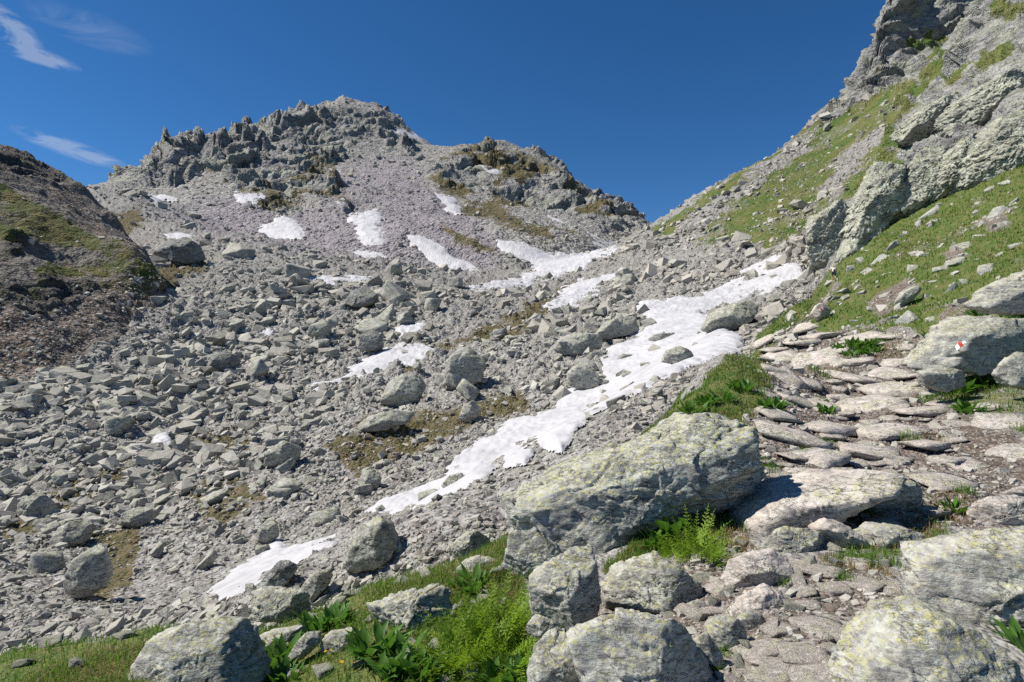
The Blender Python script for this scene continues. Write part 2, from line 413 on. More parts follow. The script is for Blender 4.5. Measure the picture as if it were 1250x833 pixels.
dv = np.abs(np.diff(Vc, axis=0)); dl = np.log(dc[1:] / dc[:-1])[:, None]
inn_ = (Vc[1:] < 930) & (Vc[1:] > -140) & (dc[1:, None] < 800)
wt = np.where(inn_, np.minimum(dv, 14), np.minimum(dv, 14) * .08) * 1.0 + dl * np.where(dc[1:, None] < 2, 40, np.where(dc[1:, None] < 720, 85, 25))
ms = np.concatenate([np.zeros((1, NU)), np.cumsum(wt, 0)])
ker = np.hanning(93); ker /= ker.sum()
D = np.empty((ND, NU))
for j in range(NU):
    D[:, j] = np.interp(np.linspace(0, ms[-1, j], ND), ms[:, j], np.log(dc))
Dp = np.pad(D, ((0, 0), (46, 46)), mode='edge')
D = np.exp(sum(ker[k] * Dp[:, k:k + NU] for k in range(93)))   # rows crowd together where the ground is steep
U = np.broadcast_to(us[None], D.shape).copy()
Lay, Z0 = ground(U, D)
X0 = (U - CU) / F * D
P0 = np.stack([X0, D, Z0], -1)
V0 = CV - Z0 / D * F
def gridnormals(P):
    du = np.gradient(P, axis=1); dv = np.gradient(P, axis=0)
    n = np.cross(du, dv); n /= np.linalg.norm(n, axis=2)[..., None] + 1e-9
    return n
N0 = gridnormals(P0)
flat = P0.reshape(-1, 3).astype(np.float32)
lay = Lay.ravel(); uf = U.ravel(); vf = V0.ravel(); df = D.ravel()
# outline wobble for every zone boundary
sc_d = df / F
wob = flat / (np.maximum(df, 3)[:, None] * .03).astype(np.float32)
w1 = fbm(flat * np.array(.35, np.float32), 4, 3); w2 = fbm(flat * np.float32(.06), 4, 8); w3 = fbm(flat * np.float32(1.6), 3, 5)
near = df < 26
uw = uf + np.where(near, w1 * 9 + w3 * 6, w2 * 9 + w1 * 4)
vw = vf + np.where(near, w3 * 9 + w1 * 4, w1 * 5 + w2 * 5)

def poly_sd(poly, uu, vv, pad=40):
    """signed distance in pixels (positive inside), only near the polygon"""
    p = np.array(poly, np.float64)
    out = np.full(len(uu), -99.0, np.float32)
    m = (uu > p[:, 0].min() - pad) & (uu < p[:, 0].max() + pad) & (vv > p[:, 1].min() - pad) & (vv < p[:, 1].max() + pad)
    x = uu[m]; y = vv[m]
    d2 = np.full(len(x), 1e9); ins = np.zeros(len(x), bool)
    for a, b in zip(p, np.roll(p, -1, 0)):
        e = b - a; wx = x - a[0]; wy = y - a[1]
        t = np.clip((wx * e[0] + wy * e[1]) / (e @ e + 1e-9), 0, 1)
        d2 = np.minimum(d2, (wx - t * e[0]) ** 2 + (wy - t * e[1]) ** 2)
        c = ((a[1] > y) != (b[1] > y))
        with np.errstate(divide='ignore', invalid='ignore'):
            xi = a[0] + (y - a[1]) / (b[1] - a[1]) * (b[0] - a[0])
        ins ^= c & (x < xi)
    s = np.sqrt(d2); out[m] = np.where(ins, s, -s)
    return out
def mask(polys, layers, soft=6, dr=None, wobble=True):
    r = np.zeros(len(uf), np.float32)
    ok = np.isin(lay, layers)
    if dr: ok &= (df > dr[0]) & (df < dr[1])
    ids = np.nonzero(ok)[0]
    uu, vv = (uw, vw) if wobble else (uf, vf)
    for p in polys:
        s = poly_sd(p, uu[ids], vv[ids])
        r[ids] = np.maximum(r[ids], sstep(-soft, soft, s))
    return r
A_, B_, C_, D_ = 0, 1, 2, 3
grass = mask([[(985, 365), (1003, 330), (1040, 290), (1100, 225), (1250, 140), (1700, 0), (1700, 420), (1250, 380), (1180, 395), (1130, 400), (1060, 405), (1010, 412), (975, 400)],
              [(745, 546), (830, 486), (900, 436), (930, 410), (945, 440), (950, 480), (930, 515), (918, 530), (850, 503), (800, 560)],
              [(-400, 830), (0, 800), (200, 765), (300, 742), (440, 718), (560, 685), (622, 640), (640, 700), (650, 900), (640, 1100), (-400, 1100)],
              [(1262, 450), (1700, 420), (1800, 1400), (1330, 1400), (1275, 800), (1285, 640), (1275, 560)],
              [(735, 700), (790, 655), (880, 610), (900, 640), (890, 690), (820, 680), (760, 710)],
              [(868, 462), (912, 405), (948, 366), (980, 336), (1012, 328), (995, 374), (962, 412), (932, 442)]], [A_], 6)
grass = np.maximum(grass, .55 * mask([[(1130, 455), (1180, 445), (1280, 440), (1280, 540), (1220, 540), (1150, 500)], [(1010, 420), (1080, 400), (1130, 430), (1090, 445), (1020, 440)], [(1100, 600), (1160, 590), (1160, 660), (1060, 690), (1020, 720), (1000, 690)]], [A_], 10))
knollg = mask([[(-400, 205), (0, 218), (45, 250), (90, 275), (150, 292), (185, 320), (140, 322), (95, 300), (40, 296), (-400, 290)], [(20, 352), (60, 318), (120, 308), (200, 320), (190, 345), (130, 338), (90, 335), (60, 345), (40, 360)]], [C_], 7)
knollg *= 1 - .5 * sstep(-.1, .35, fbm(flat * np.float32(.16), 4, 98))
slopeg = mask([[(795, 276), (900, 208), (1000, 143), (1015, 142), (1112, 92), (1118, 110), (1080, 180), (1040, 235), (1010, 262), (984, 288), (960, 296), (900, 298), (850, 302), (815, 300)]], [B_, A_], 9, (80, 330))
streak = mask([[(800, 300), (850, 262), (940, 195), (1010, 150), (1000, 165), (945, 212), (880, 262), (840, 296)], [(1000, 235), (1040, 185), (1075, 150), (1085, 160), (1050, 205), (1010, 245)]], [B_], 8)
slopeg *= 1 - .85 * streak
slopeg *= 1 - .45 * sstep(.1, .45, fbm(flat * np.float32(.05), 4, 97))
cliffg = mask([[(1195, 60), (1232, 45), (1235, 70), (1200, 98)], [(1150, 95), (1180, 70), (1190, 90), (1160, 108)], [(1120, 45), (1150, 30), (1160, 42), (1130, 58)], [(1200, 10), (1250, 0), (1250, 14), (1215, 20)], [(1100, 215), (1135, 175), (1145, 190), (1115, 230)], [(1090, 110), (1120, 92), (1150, 60), (1165, 70), (1130, 110), (1100, 140)], [(1065, 205), (1100, 150), (1110, 160), (1080, 215)]], [B_], 13)
mtg = mask([[(545, 255), (600, 245), (640, 272), (690, 285), (660, 290), (610, 275)], [(540, 275), (575, 290), (615, 305), (610, 315), (560, 300)], [(520, 215), (560, 225), (570, 245), (540, 235)], [(590, 225), (630, 235), (650, 250), (610, 250)], [(300, 240), (330, 225), (350, 240), (330, 255)], [(120, 260), (170, 255), (180, 270), (150, 285)]], [D_, B_], 8)
moss = mask([[(228, 525), (300, 512), (312, 540), (250, 570)], [(545, 412), (620, 385), (700, 345), (715, 350), (660, 395), (590, 425)], [(480, 440), (545, 410), (560, 420), (500, 460)], [(0, 640), (40, 610), (120, 570), (160, 560), (150, 590), (60, 640), (0, 660)], [(120, 640), (180, 630), (160, 720), (110, 745)], [(400, 545), (450, 510), (560, 500), (640, 480), (650, 500), (560, 530), (440, 580)], [(230, 600), (300, 580), (330, 620), (260, 650)], [(180, 330), (240, 300), (260, 320), (200, 345)]], [B_], 12)
moss = np.maximum(moss, mtg * .9)
moss = np.maximum(moss, .85 * mask([[(520, 190), (600, 172), (650, 185), (760, 255), (700, 290), (600, 260), (540, 240)]], [D_], 15) * sstep(.0, .3, fbm(flat * np.float32(.035), 4, 83)))
moss = np.maximum(moss, .6 * mask([[(230, 200), (420, 190), (430, 250), (300, 262)]], [D_], 15) * sstep(.1, .35, fbm(flat * np.float32(.04), 4, 84)))
moss = np.maximum(moss, .8 * mask([[(110, 350), (200, 325), (215, 350), (170, 365)]], [C_, B_], 10))
dirt = mask([[(-400, 380), (0, 372), (60, 372), (130, 360), (190, 335), (215, 330), (190, 365), (140, 400), (75, 445), (0, 480), (-400, 520)], [(90, 232), (150, 290), (110, 285), (60, 240), (40, 215)]], [C_, B_], 9, (70, 220))
dirt = np.maximum(dirt, mask([[(1120, 540), (1170, 500), (1260, 545), (1400, 560), (1400, 620), (1260, 605), (1180, 590)], [(1150, 405), (1180, 398), (1180, 420), (1130, 432)], [(1058, 372), (1075, 352), (1112, 340), (1122, 352), (1100, 372), (1070, 388)], [(1130, 398), (1150, 378), (1190, 360), (1205, 372), (1180, 392), (1145, 405)], [(1150, 310), (1175, 300), (1180, 310), (1160, 320)], [(1200, 275), (1230, 262), (1235, 272), (1210, 285)]], [A_], 8))
pathm = mask([[(880, 900), (905, 800), (960, 720), (1020, 690), (1110, 720), (1130, 900)], [(925, 560), (920, 528), (950, 475), (925, 430), (960, 410), (1130, 405), (1140, 440), (1150, 480), (1180, 560), (1250, 600), (1250, 640), (1140, 640), (1000, 660), (930, 640)],
              [(950, 428), (988, 386), (1014, 347), (1026, 343), (1024, 348), (1000, 384), (968, 420)], [(690, 740), (900, 660), (960, 700), (900, 850), (700, 850)]], [A_], 6)
grass = grass * np.where((lay == A_) & (df > 9), 1 - .45 * sstep(.15, .5, w1 * .6 + w3 * .35), 1)
purple = mask([[(420, 320), (400, 230), (440, 200), (500, 190), (520, 230), (560, 250), (620, 300), (600, 330)], [(180, 262), (300, 240), (420, 260), (420, 320), (330, 300), (240, 280)]], [D_, B_], 14, (170, 800))
cliff = mask([[(120, 232), (125, 212), (190, 185), (240, 150), (300, 135), (370, 120), (425, 100), (480, 120), (520, 150), (500, 182), (420, 190), (400, 212), (425, 235), (330, 245), (290, 228), (250, 208), (200, 226), (160, 234)],
              [(555, 195), (590, 165), (650, 165), (700, 200), (760, 240), (800, 275), (790, 285), (740, 280), (680, 262), (600, 232), (540, 228), (515, 200)], [(425, 242), (465, 235), (470, 255), (430, 264)], [(300, 250), (340, 240), (380, 250), (350, 262)]], [D_], 8, (300, 900))
cliff *= .25 + .75 * sstep(-.28, .02, fbm(flat * np.float32(.028), 4, 81) + np.where(uf < 420, .25, 0))
cliffE = mask([[(998, 148), (1003, 120), (1050, 40), (1090, -30), (1250, -120), (1700, -200), (1700, 120), (1260, 212), (1180, 225), (1100, 270), (1040, 322), (985, 336), (982, 290), (1035, 240), (1085, 180), (1112, 95), (1050, 128)]], [B_], 5, (60, 320))
cliff = np.maximum(cliff, cliffE)
cliffC = mask([[(-400, 320), (0, 338), (60, 345), (120, 340), (125, 365), (60, 385), (0, 385), (-400, 380)], [(-400, 170), (0, 175), (50, 195), (90, 220), (70, 225), (0, 212), (-400, 200)], [(0, 285), (40, 290), (30, 310), (0, 320)]], [C_], 7)
cliff = np.maximum(cliff, cliffC)
dirt *= 1 - .6 * cliff

grass = np.where(lay == A_, grass * (1 - .8 * dirt), grass)
# ---- snow
SNOW = [
 ('long snowfield filling the gully below the trail', 'B', [(445, 627), (470, 608), (525, 590), (562, 560), (585, 540), (625, 512), (675, 497), (690, 478), (735, 465), (728, 440), (745, 425), (775, 410), (795, 395), (775, 380), (780, 368), (830, 362), (880, 352), (915, 342), (903, 335), (925, 320), (950, 312), (972, 318), (994, 338), (960, 348), (935, 356), (905, 364), (885, 374), (862, 384), (880, 395), (908, 410), (902, 426), (848, 445), (812, 458), (768, 476), (724, 498), (706, 517), (684, 544), (668, 543), (655, 535), (620, 548), (600, 562), (585, 585), (540, 602), (490, 622)]),
 ('rippled snow patch at the low end of the gully, behind the grassy bank', 'B', [(238, 737), (268, 712), (290, 690), (325, 668), (340, 655), (348, 668), (378, 660), (412, 650), (396, 674), (368, 692), (345, 704), (322, 712), (300, 730), (270, 742)]),
 ('small snow scrap beside the lower half of the long gully snowfield', 'B', [(608, 549), (628, 543), (650, 545), (642, 562), (615, 564)]),
 ('curved snow patch among boulders in the middle of the talus', 'B', [(376, 477), (420, 458), (440, 440), (470, 424), (500, 418), (537, 425), (522, 441), (470, 457), (420, 469), (385, 482)]),
 ('small snow patch directly above the curved patch in the talus', 'B', [(480, 402), (520, 392), (518, 404), (490, 413)]),
 ('broad snow strip on the scree left of the grassy right-hand slope', 'B', [(663, 374), (690, 350), (720, 338), (765, 326), (770, 335), (740, 351), (700, 369), (670, 380)]),
 ('wedge of snow on scree at the left foot of the peak', 'DB', [(310, 283), (345, 261), (362, 270), (378, 291), (372, 299), (330, 292)]),
 ('tall snow patch below the dark rock knob on the mountain', 'DB', [(427, 264), (468, 254), (470, 285), (474, 303), (445, 302), (430, 278)]),
 ('flat snow patch under the tall patch at the mountain foot', 'DB', [(426, 308), (460, 307), (487, 320), (440, 316)]),
 ('slanting snow tongue on the purple scree in mid mountain', 'DB', [(492, 286), (515, 289), (550, 305), (588, 331), (545, 331), (510, 306)]),
 ('narrow snow chute right of the purple scree fan', 'D', [(528, 233), (552, 239), (564, 258), (555, 264), (540, 250)]),
 ('thin snow streak just below the summit', 'D', [(458, 157), (490, 157), (522, 169), (515, 174), (482, 163)]),
 ('small snow spot in the notch right of the summit', 'D', [(536, 190), (553, 186), (546, 200)]),
 ('tiny snow dash below the right-hand rocky shoulder', 'D', [(584, 202), (605, 209), (616, 219), (595, 212)]),
 ('wide branching snowfield in the hollow at the mountain foot', 'DB', [(607, 294), (640, 297), (672, 311), (720, 307), (760, 301), (722, 322), (690, 336), (640, 347), (600, 357), (568, 353), (620, 339), (655, 330), (625, 311)]),
 ('small snow spot on the grassy ledges of the right shoulder', 'D', [(666, 261), (685, 267), (692, 274), (675, 272)]),
 ('hooked snow patch by the pass under the right ridge', 'DB', [(717, 283), (735, 294), (760, 298), (740, 304), (722, 293)]),
 ('snow patch tucked under the pinnacles of the left ridge', 'D', [(221, 217), (258, 207), (263, 213), (230, 223)]),
 ('leftmost small snow patch under the low end of the ridge', 'DB', [(177, 239), (200, 237), (217, 243), (195, 249)]),
 ('snow patch under the crags left of the rock knob', 'D', [(284, 235), (325, 239), (312, 248), (292, 246)]),
 ('snow patch by the large dark boulder on the upper talus', 'B', [(198, 285), (236, 285), (232, 295), (204, 293)]),
 ('thin snow sliver left of the rock knob', 'D', [(399, 248), (427, 242), (416, 251)]),
 ('thin flat snow strip across the top of the talus', 'B', [(374, 335), (456, 339), (450, 346), (380, 343)]),
 ('tiny snow spot in the crags below the summit', 'D', [(393, 204), (414, 205), (416, 213)]),
 ('snow scrap between blocks in the left half of the talus', 'B', [(188, 535), (205, 522), (207, 538), (194, 547)]),
 ('small snow scrap near the moss strip below the wedge snow', 'B', [(312, 402), (337, 402), (331, 411), (316, 409)]),
]
w5 = fbm(flat * np.float32(.22) * np.where(df > 130, .35, 1.0).astype(np.float32)[:, None], 5, 91) * 3.2 - .5
snow_s = []
for lab, ly, pg in SNOW:
    L = {'B': [B_], 'D': [D_], 'DB': [D_, B_]}[ly]
    m = np.isin(lay, L) & (df > 11)
    ids = np.nonzero(m)[0]
    s = np.full(len(uf), -99, np.float32); s[ids] = poly_sd(pg, (uf + w1 * 5.0 + w3 * 1.0 + w2 * 4 * (df > 60))[ids], (vf + w1 * 3.5 + w3 * .8)[ids], 14)
    s = s - min(3.5, .16 * float(s.max())) * np.maximum(0, w5) * (s > -20)
    snow_s.append(s)
snow_m = np.zeros(len(uf), np.float32)
for s in snow_s: snow_m = np.maximum(snow_m, sstep(-3, 3, s))

# ---- relief
h = np.zeros(len(uf), np.float32)          # vertical
cl = np.zeros(len(uf), np.float32)         # along the surface normal (rock faces)
m = lay == A_
p = flat[m]
fade = np.clip(df[m] / 12, .25, 2.2)
h[m] = fbm(p * .8, 4, 1) * .10 * fade + fbm(p * 3.5, 4, 2) * .035 * fade
steep = grass[m] * sstep(15, 40, df[m])
steep = steep * (1 - pathm[m])
h[m] += steep * (fbm(p * np.float32(.16), 4, 21) * .30 + (ridged(p * np.float32(.4), 4, 22) - .1) * .16)
F1, F2, vl = worley(p * 3.0, 4)
h[m] += pathm[m] * (vl - .5) * .05 * np.clip(df[m] / 6, .6, 2)
m = lay == B_
p = flat[m]
F1, F2, vl = worley(p * .9, 1); G1, G2, wl = worley(p * .33, 2)
bould = (1 - slopeg[m] * .9)
ca = cliffE[m]
h[m] = bould * (1 - ca) * (1 - .8 * snow_m[m]) * (sstep(0, .5, F2 - F1) * (.15 + vl) * .42 + sstep(0, .5, G2 - G1) * wl * np.where(df[m] > 70, 1.25, .6) + fbm(p * .08, 4, 6) * 1.3 + fbm(p * 1.5, 3, 9) * .16)
h[m] = (h[m] - .25) * np.clip(df[m] / 70, .22, 1)
h[m] += slopeg[m] * (fbm(p * .12, 4, 12) * 1.0 + fbm(p * .6, 4, 13) * .35)
def rockface(p, big, rot=(.35, .5)):
    """broken rock face: tilted fracture planes at four sizes, slabs longer along the bedding"""
    c, s_ = math.cos(rot[0]), math.sin(rot[0])
    q = (p @ np.array(((c, 0, -s_), (0, 1, 0), (s_, 0, c)), np.float32)) / np.float32(big)
    w = np.stack([fbm(q * 1.1, 3, k_) for k_ in (31, 32, 33)], 1) * .30
    an = np.array((.75, .9, 1.6), np.float32)
    c1, e1 = chips((q + w) * .8 * an, 5); c2, e2 = chips((q + w * .7) * 2.3 * an, 6); c3, e3 = chips((q + w * .5) * 6 * an, 7)
    return (c1 + .35) * sstep(0, .22, e1) * .60 + (c2 + .35) * sstep(0, .25, e2) * .28 + (c3 + .3) * sstep(0, .3, e3) * .10 + fbm(q * .5, 3, 43) * .42 - .3
cl[m] = ca * np.where(df[m] > 190, rockface(p, 19.0, (.15, 0)) * 11, rockface(p, 11.0, (-.6, 0)) * np.where(df[m] < 125, 3.2, 6))
m = lay == C_
p = flat[m]
h[m] = fbm(p * .10, 5, 50) * 1.7 + (ridged(p * np.float32(.09), 4, 52) - .1) * .5 + fbm(p * .6, 4, 51) * .3 * (1 - .8 * dirt[m]) * (1 - .7 * knollg[m])
cl[m] = cliffC[m] * rockface(p, 9.0, (.3, 0)) * 2.6
m = lay == D_
p = flat[m]
h[m] = (1 - cliff[m]) * (1 - .8 * snow_m[m]) * (ridged(p * .02, 4, 60) * 4 + fbm(p * .09, 5, 61) * 1.2 + fbm(p * .4, 3, 62) * .4)
snow_w = np.zeros(len(uf), np.float32)
for s in snow_s: snow_w = np.maximum(snow_w, sstep(-9, 1, s))
cl[m] = cliff[m] * (1 - .85 * snow_w[m]) * rockface(p, 34.0) * 19
# pinnacles of the left ridge stand up as towers
pin = mask([[(180, 235), (190, 190), (240, 150), (300, 130), (360, 120), (350, 160), (310, 190), (250, 205), (210, 228)]], [D_], 8, (420, 700))
tw1, tw2, tv = worley(flat[m] * np.array((.075, .05, .02), np.float32), 9)
h[m] += pin[m] * (tv * sstep(0, .45, tw2 - tw1) * 17 - 6)
h = h * sstep(.4, 1.5, df)
dt = (N0.reshape(-1, 3).astype(np.float32)) * cl[:, None]
# foreshortened faces: keep the outline where the photograph has it
PF = flat + dt; PF[:, 2] += h
PG = PF.reshape(ND, NU, 3)

# ---- split into named pieces of ground
zone = np.select([lay == A_, (lay == B_) & (cliffE > .5), (lay == B_) & (slopeg > .25), lay == B_, lay == C_], [0, 2, 3, 1, 4], 5).reshape(ND, NU)
idx = np.arange(ND * NU).reshape(ND, NU)
quads = np.stack([idx[:-1, :-1], idx[:-1, 1:], idx[1:, 1:], idx[1:, :-1]], -1).reshape(-1, 4)
zq = zone[:-1, :-1].ravel()
zoneA = np.stack([np.maximum.reduce([grass * (1 - .0 * pathm), knollg, slopeg, cliffg]), np.maximum(moss, 0), np.maximum(dirt, 0)], 1).clip(0, 1)
zoneA[:, 0] *= np.where(lay == A_, 1 - .9 * pathm, 1)
zoneB = np.stack([purple, cliff, pathm], 1).clip(0, 1)
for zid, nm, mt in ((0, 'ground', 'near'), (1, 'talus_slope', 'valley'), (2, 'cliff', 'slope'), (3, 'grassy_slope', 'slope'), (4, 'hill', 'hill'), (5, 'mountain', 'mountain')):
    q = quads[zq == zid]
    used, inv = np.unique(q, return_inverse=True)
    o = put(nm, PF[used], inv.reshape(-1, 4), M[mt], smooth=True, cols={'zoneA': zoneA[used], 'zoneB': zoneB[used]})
    tag(o, kind='structure')

# ---- snow bodies (real thickness, the stones poke through)
snowz = flat[:, 2] + h * .22
def biggest(fq, q):
    """keep the largest connected piece of a patch"""
    ii, jj = np.nonzero(fq); lab_ = {}; cells = set(zip(ii.tolist(), jj.tolist())); best = []
    while cells:
        st = [cells.pop()]; comp = []
        while st:
            a, b = st.pop(); comp.append((a, b))
            for nb in ((a + 1, b), (a - 1, b), (a, b + 1), (a, b - 1)):
                if nb in cells: cells.remove(nb); st.append(nb)
        if len(comp) > len(best): best = comp
    c = np.array(best)
    return quads.reshape(ND - 1, NU - 1, 4)[c[:, 0], c[:, 1]]
for (lab, ly, pg), s in zip(SNOW, snow_s):
    big = np.clip(sc_d, 0, 1)
    bump_ = fbm(flat[s > -8] * .5, 3, 71) if (s > -8).any() else 0
    t = np.full(len(uf), -9, np.float32)
    inn = s > -8
    dep = np.minimum(s[inn] * np.where(s[inn] < 0, .3, .11), .9) * np.clip(df[inn] / 60, .35, 4) * .30
    t[inn] = dep + bump_ * .10 * np.clip(df[inn] / 60, .4, 2)
    ok = (s > -3).reshape(ND, NU)
    fq = ok[:-1, :-1] & ok[1:, :-1] & ok[:-1, 1:] & ok[1:, 1:]
    q = quads[fq.ravel()]
    if not len(q): print('EMPTY SNOW', lab); continue
    q = biggest(fq, q)
    used, inv = np.unique(q, return_inverse=True)
    Vs = flat[used].copy(); Vs[:, 2] = (PF[:, 2] * .25 + snowz * .75 )[used] + t[used] + dt[used][:, 2] + .03 * np.clip(df[used] / 60, .5, 4)
    Vs[:, :2] += dt[used][:, :2]
    o = put('snow_patch', Vs, inv.reshape(-1, 4), M['snow'], smooth=True)
    tag(o, lab, 'snow patch', 'old snow patches')

# ---- what is visible at a photo pixel
VG = CV - PG[..., 2] / PG[..., 1] * F
def cell(u, d):
    j = int(np.argmin(np.abs(us - u))); return min(int(np.searchsorted(D[:, j], d)), ND - 1), j
def hit(u, v, dmin=1.0, dmax=2000):
    """first ground met along the sight line"""
    j = int(np.argmin(np.abs(us - u)))
    c = np.nonzero((VG[:, j] <= v) & (D[:, j] > dmin) & (D[:, j] < dmax))[0]
    i = c[0] if len(c) else int(np.argmin(VG[:, j]))
    d = float(PG[i, j, 1])
    return (u - CU) / F * d, d, float(PG[i, j, 2])
def zat(x, y):
    i, j = cell(CU + x / y * F, y); return float(PG[i, j, 2])
# ------------------------------------------------------------------ rocks
def nrm(v):
    v = np.array(v, np.float64); return v / np.linalg.norm(v)
def radial_poly(dirs, poly):
    """radius of a star-shaped outline (polygon around 0 in the x-z plane) for each direction"""
    th = np.stack([dirs[:, 0], dirs[:, 2]], 1)
    ln = np.linalg.norm(th, axis=1) + 1e-9; th = th / ln[:, None]
    R = np.full(len(dirs), 0.0)
    for a, b in zip(poly, np.roll(poly, -1, 0)):
        e = b - a
        den = th[:, 0] * e[1] - th[:, 1] * e[0]
        with np.errstate(divide='ignore', invalid='ignore'):
            t = (a[0] * e[1] - a[1] * e[0]) / den
            s = (a[0] * th[:, 1] - a[1] * th[:, 0]) / den
        ok = (np.abs(den) > 1e-9) & (t > 0) & (s >= -1e-3) & (s <= 1.001)
        R = np.where(ok, np.maximum(R, t), R)
    med = np.median(R[R > 0])
    return np.where(R > 0, R, med), ln

def rock_detail(Vp, dirs, r, S, seed, rough=1.0, strata=(.2, .3, .93), sfreq=9.0, samt=1.0):
    p = (Vp / S).astype(np.float32)
    s = np.array(strata, np.float32); s /= np.linalg.norm(s)
    wv = fbm(p * 1.6, 3, seed + 1) * .22
    t = (p @ s + wv) * sfreq
    k = np.floor(t); fr = t - k
    hsh = TAB[(k.astype(np.int32) * 7 + seed) & 31, (k.astype(np.int32) * 3) & 31, seed & 31, 0]
    step = (hsh - .5) * sstep(0, .18, fr) * sstep(1, .8, fr) - .35 * sstep(.12, 0, fr)
    amp = fbm(p * 1.1, 2, seed + 9) * .5 + .6
    n = fbm(p * 2.2, 5, seed) * .035 + fbm(p * 10, 4, seed + 4) * .016 + step * .045 * amp * samt
    w = np.stack([fbm(p * 2.0, 2, seed + k_) for k_ in (21, 22, 23)], 1) * .22
    st3 = np.array((1, 1, 1.35), np.float32)
    c1, e1 = chips((p + w) * 1.5 * st3, seed % 13); c2, e2 = chips((p + w * .6) * 4.0 * st3, (seed + 3) % 13)
    n += c1 * .085 + c2 * .036
    if len(p) > 5000:
        c3, e3 = chips((p + w * .4) * 10.0 * st3, (seed + 6) % 13); n += c3 * .014
    n -= .03 * sstep(.06, 0, e1) * (fbm(p * 1.3, 2, seed + 7) > 0)
    cr = 1 - np.abs(vnoise(p * 1.7, seed + 6)) * 22
    n -= np.maximum(0, cr) * .05 * (vnoise(p * .9, seed + 8) > -.1)
    return r * (1 + n * rough)

def make_rock(dirs, base_r, planes, S, seed, rough=1.0, k=70, **kw):
    """base_r: support of the inflated outline; planes: (normal, offset) cuts in metres"""
    inv = base_r.astype(np.float64) ** -k
    for n, off in planes:
        c = dirs @ nrm(n)
        inv += np.where(c > 1e-3, (np.maximum(c, 1e-3) / off) ** k, 0)
    r = inv ** (-1.0 / k)
    Vp = dirs * r[:, None]
    r2 = rock_detail(Vp, dirs, r, S, seed, rough, **kw)
    return dirs * r2[:, None]

def facets(rs, n, S, lo=.62, hi=.95):
    out = []
    for _ in range(n):
        v = rs.normal(size=3); v[2] *= .9
        out.append((v, S * rs.uniform(lo, hi)))
    return out

NROCK = 0
def hero(name, label, cat, outline, d=None, detail=1.0, thick=.62, mat='rock_hero', planes=None, res=6, seed=0, rough=.85, power=5.0, nf=18, up=(0, -.35, .94), upoff=.8, group=None, **kw):
    """a boulder with the outline measured at its distance d, its own thickness front to back, cut by fracture planes"""
    global NROCK
    NROCK += 1; seed = seed or NROCK * 3 + 1
    o = np.array(outline, np.float64)
    vb = o[:, 1].max(); ub = o[o[:, 1] > vb - 12][:, 0].mean()
    if d is None: d = hit(ub, min(vb, 832))[1]
    cu, cv = (o[:, 0].min() + o[:, 0].max()) / 2, (o[:, 1].min() + o[:, 1].max()) / 2
    a = 0.5 * np.sum(o[:, 0] * np.roll(o[:, 1], -1) - np.roll(o[:, 0], -1) * o[:, 1])
    cx = np.sum((o[:, 0] + np.roll(o[:, 0], -1)) * (o[:, 0] * np.roll(o[:, 1], -1) - np.roll(o[:, 0], -1) * o[:, 1])) / (6 * a)
    cy = np.sum((o[:, 1] + np.roll(o[:, 1], -1)) * (o[:, 0] * np.roll(o[:, 1], -1) - np.roll(o[:, 0], -1) * o[:, 1])) / (6 * a)
    cu, cv = cx, cy
    sc_ = d / F
    poly = np.stack([(o[:, 0] - cu) * sc_, (cv - o[:, 1]) * sc_], 1)
    wpx = (o[:, 0].max() - o[:, 0].min()) * sc_; hpx = (o[:, 1].max() - o[:, 1].min()) * sc_
    T = min(thick, .8) * min(wpx, hpx * 1.6) * .5
    dirs, fc = ICO[res]
    dirs = dirs.astype(np.float64)
    R, ln = radial_poly(dirs, poly)
    r = ((ln / R) ** power + (np.abs(dirs[:, 1]) / T) ** power) ** (-1 / power)
    S = math.sqrt(wpx * hpx) * .5
    rs = np.random.default_rng(seed)
    pl = []
    for _ in range(nf):                         # fracture facets on the sides facing the viewer and away, leaving the outline
        n = nrm((rs.normal() * .55, rs.choice((-1, -1, 1)), rs.normal() * .6 + .25))
        sup = (n[None] @ (dirs * r[:, None]).T).max()
        pl.append((n, sup * rs.uniform(.52, .82)))
    if up is not None:
        n = nrm(up); sup = (n[None] @ (dirs * r[:, None]).T).max(); pl.append((n, sup * upoff))
    for n, off in (planes or []):
        pl.append((n, off))
    Vp = make_rock(dirs, r, pl, S * detail, seed, rough * (detail ** .6), **kw)
    ob = put(name, Vp, fc, M[mat], smooth=True)
    dd = d + T * .05
    ob.location = ((cu - CU) * sc_, dd, (CV - cv) * sc_ - max(0, cv - CV) * sc_ * T * .35 / d)
    ob['_v'] = 0; del ob['_v']
    tag(ob, label, cat, group)
    return ob

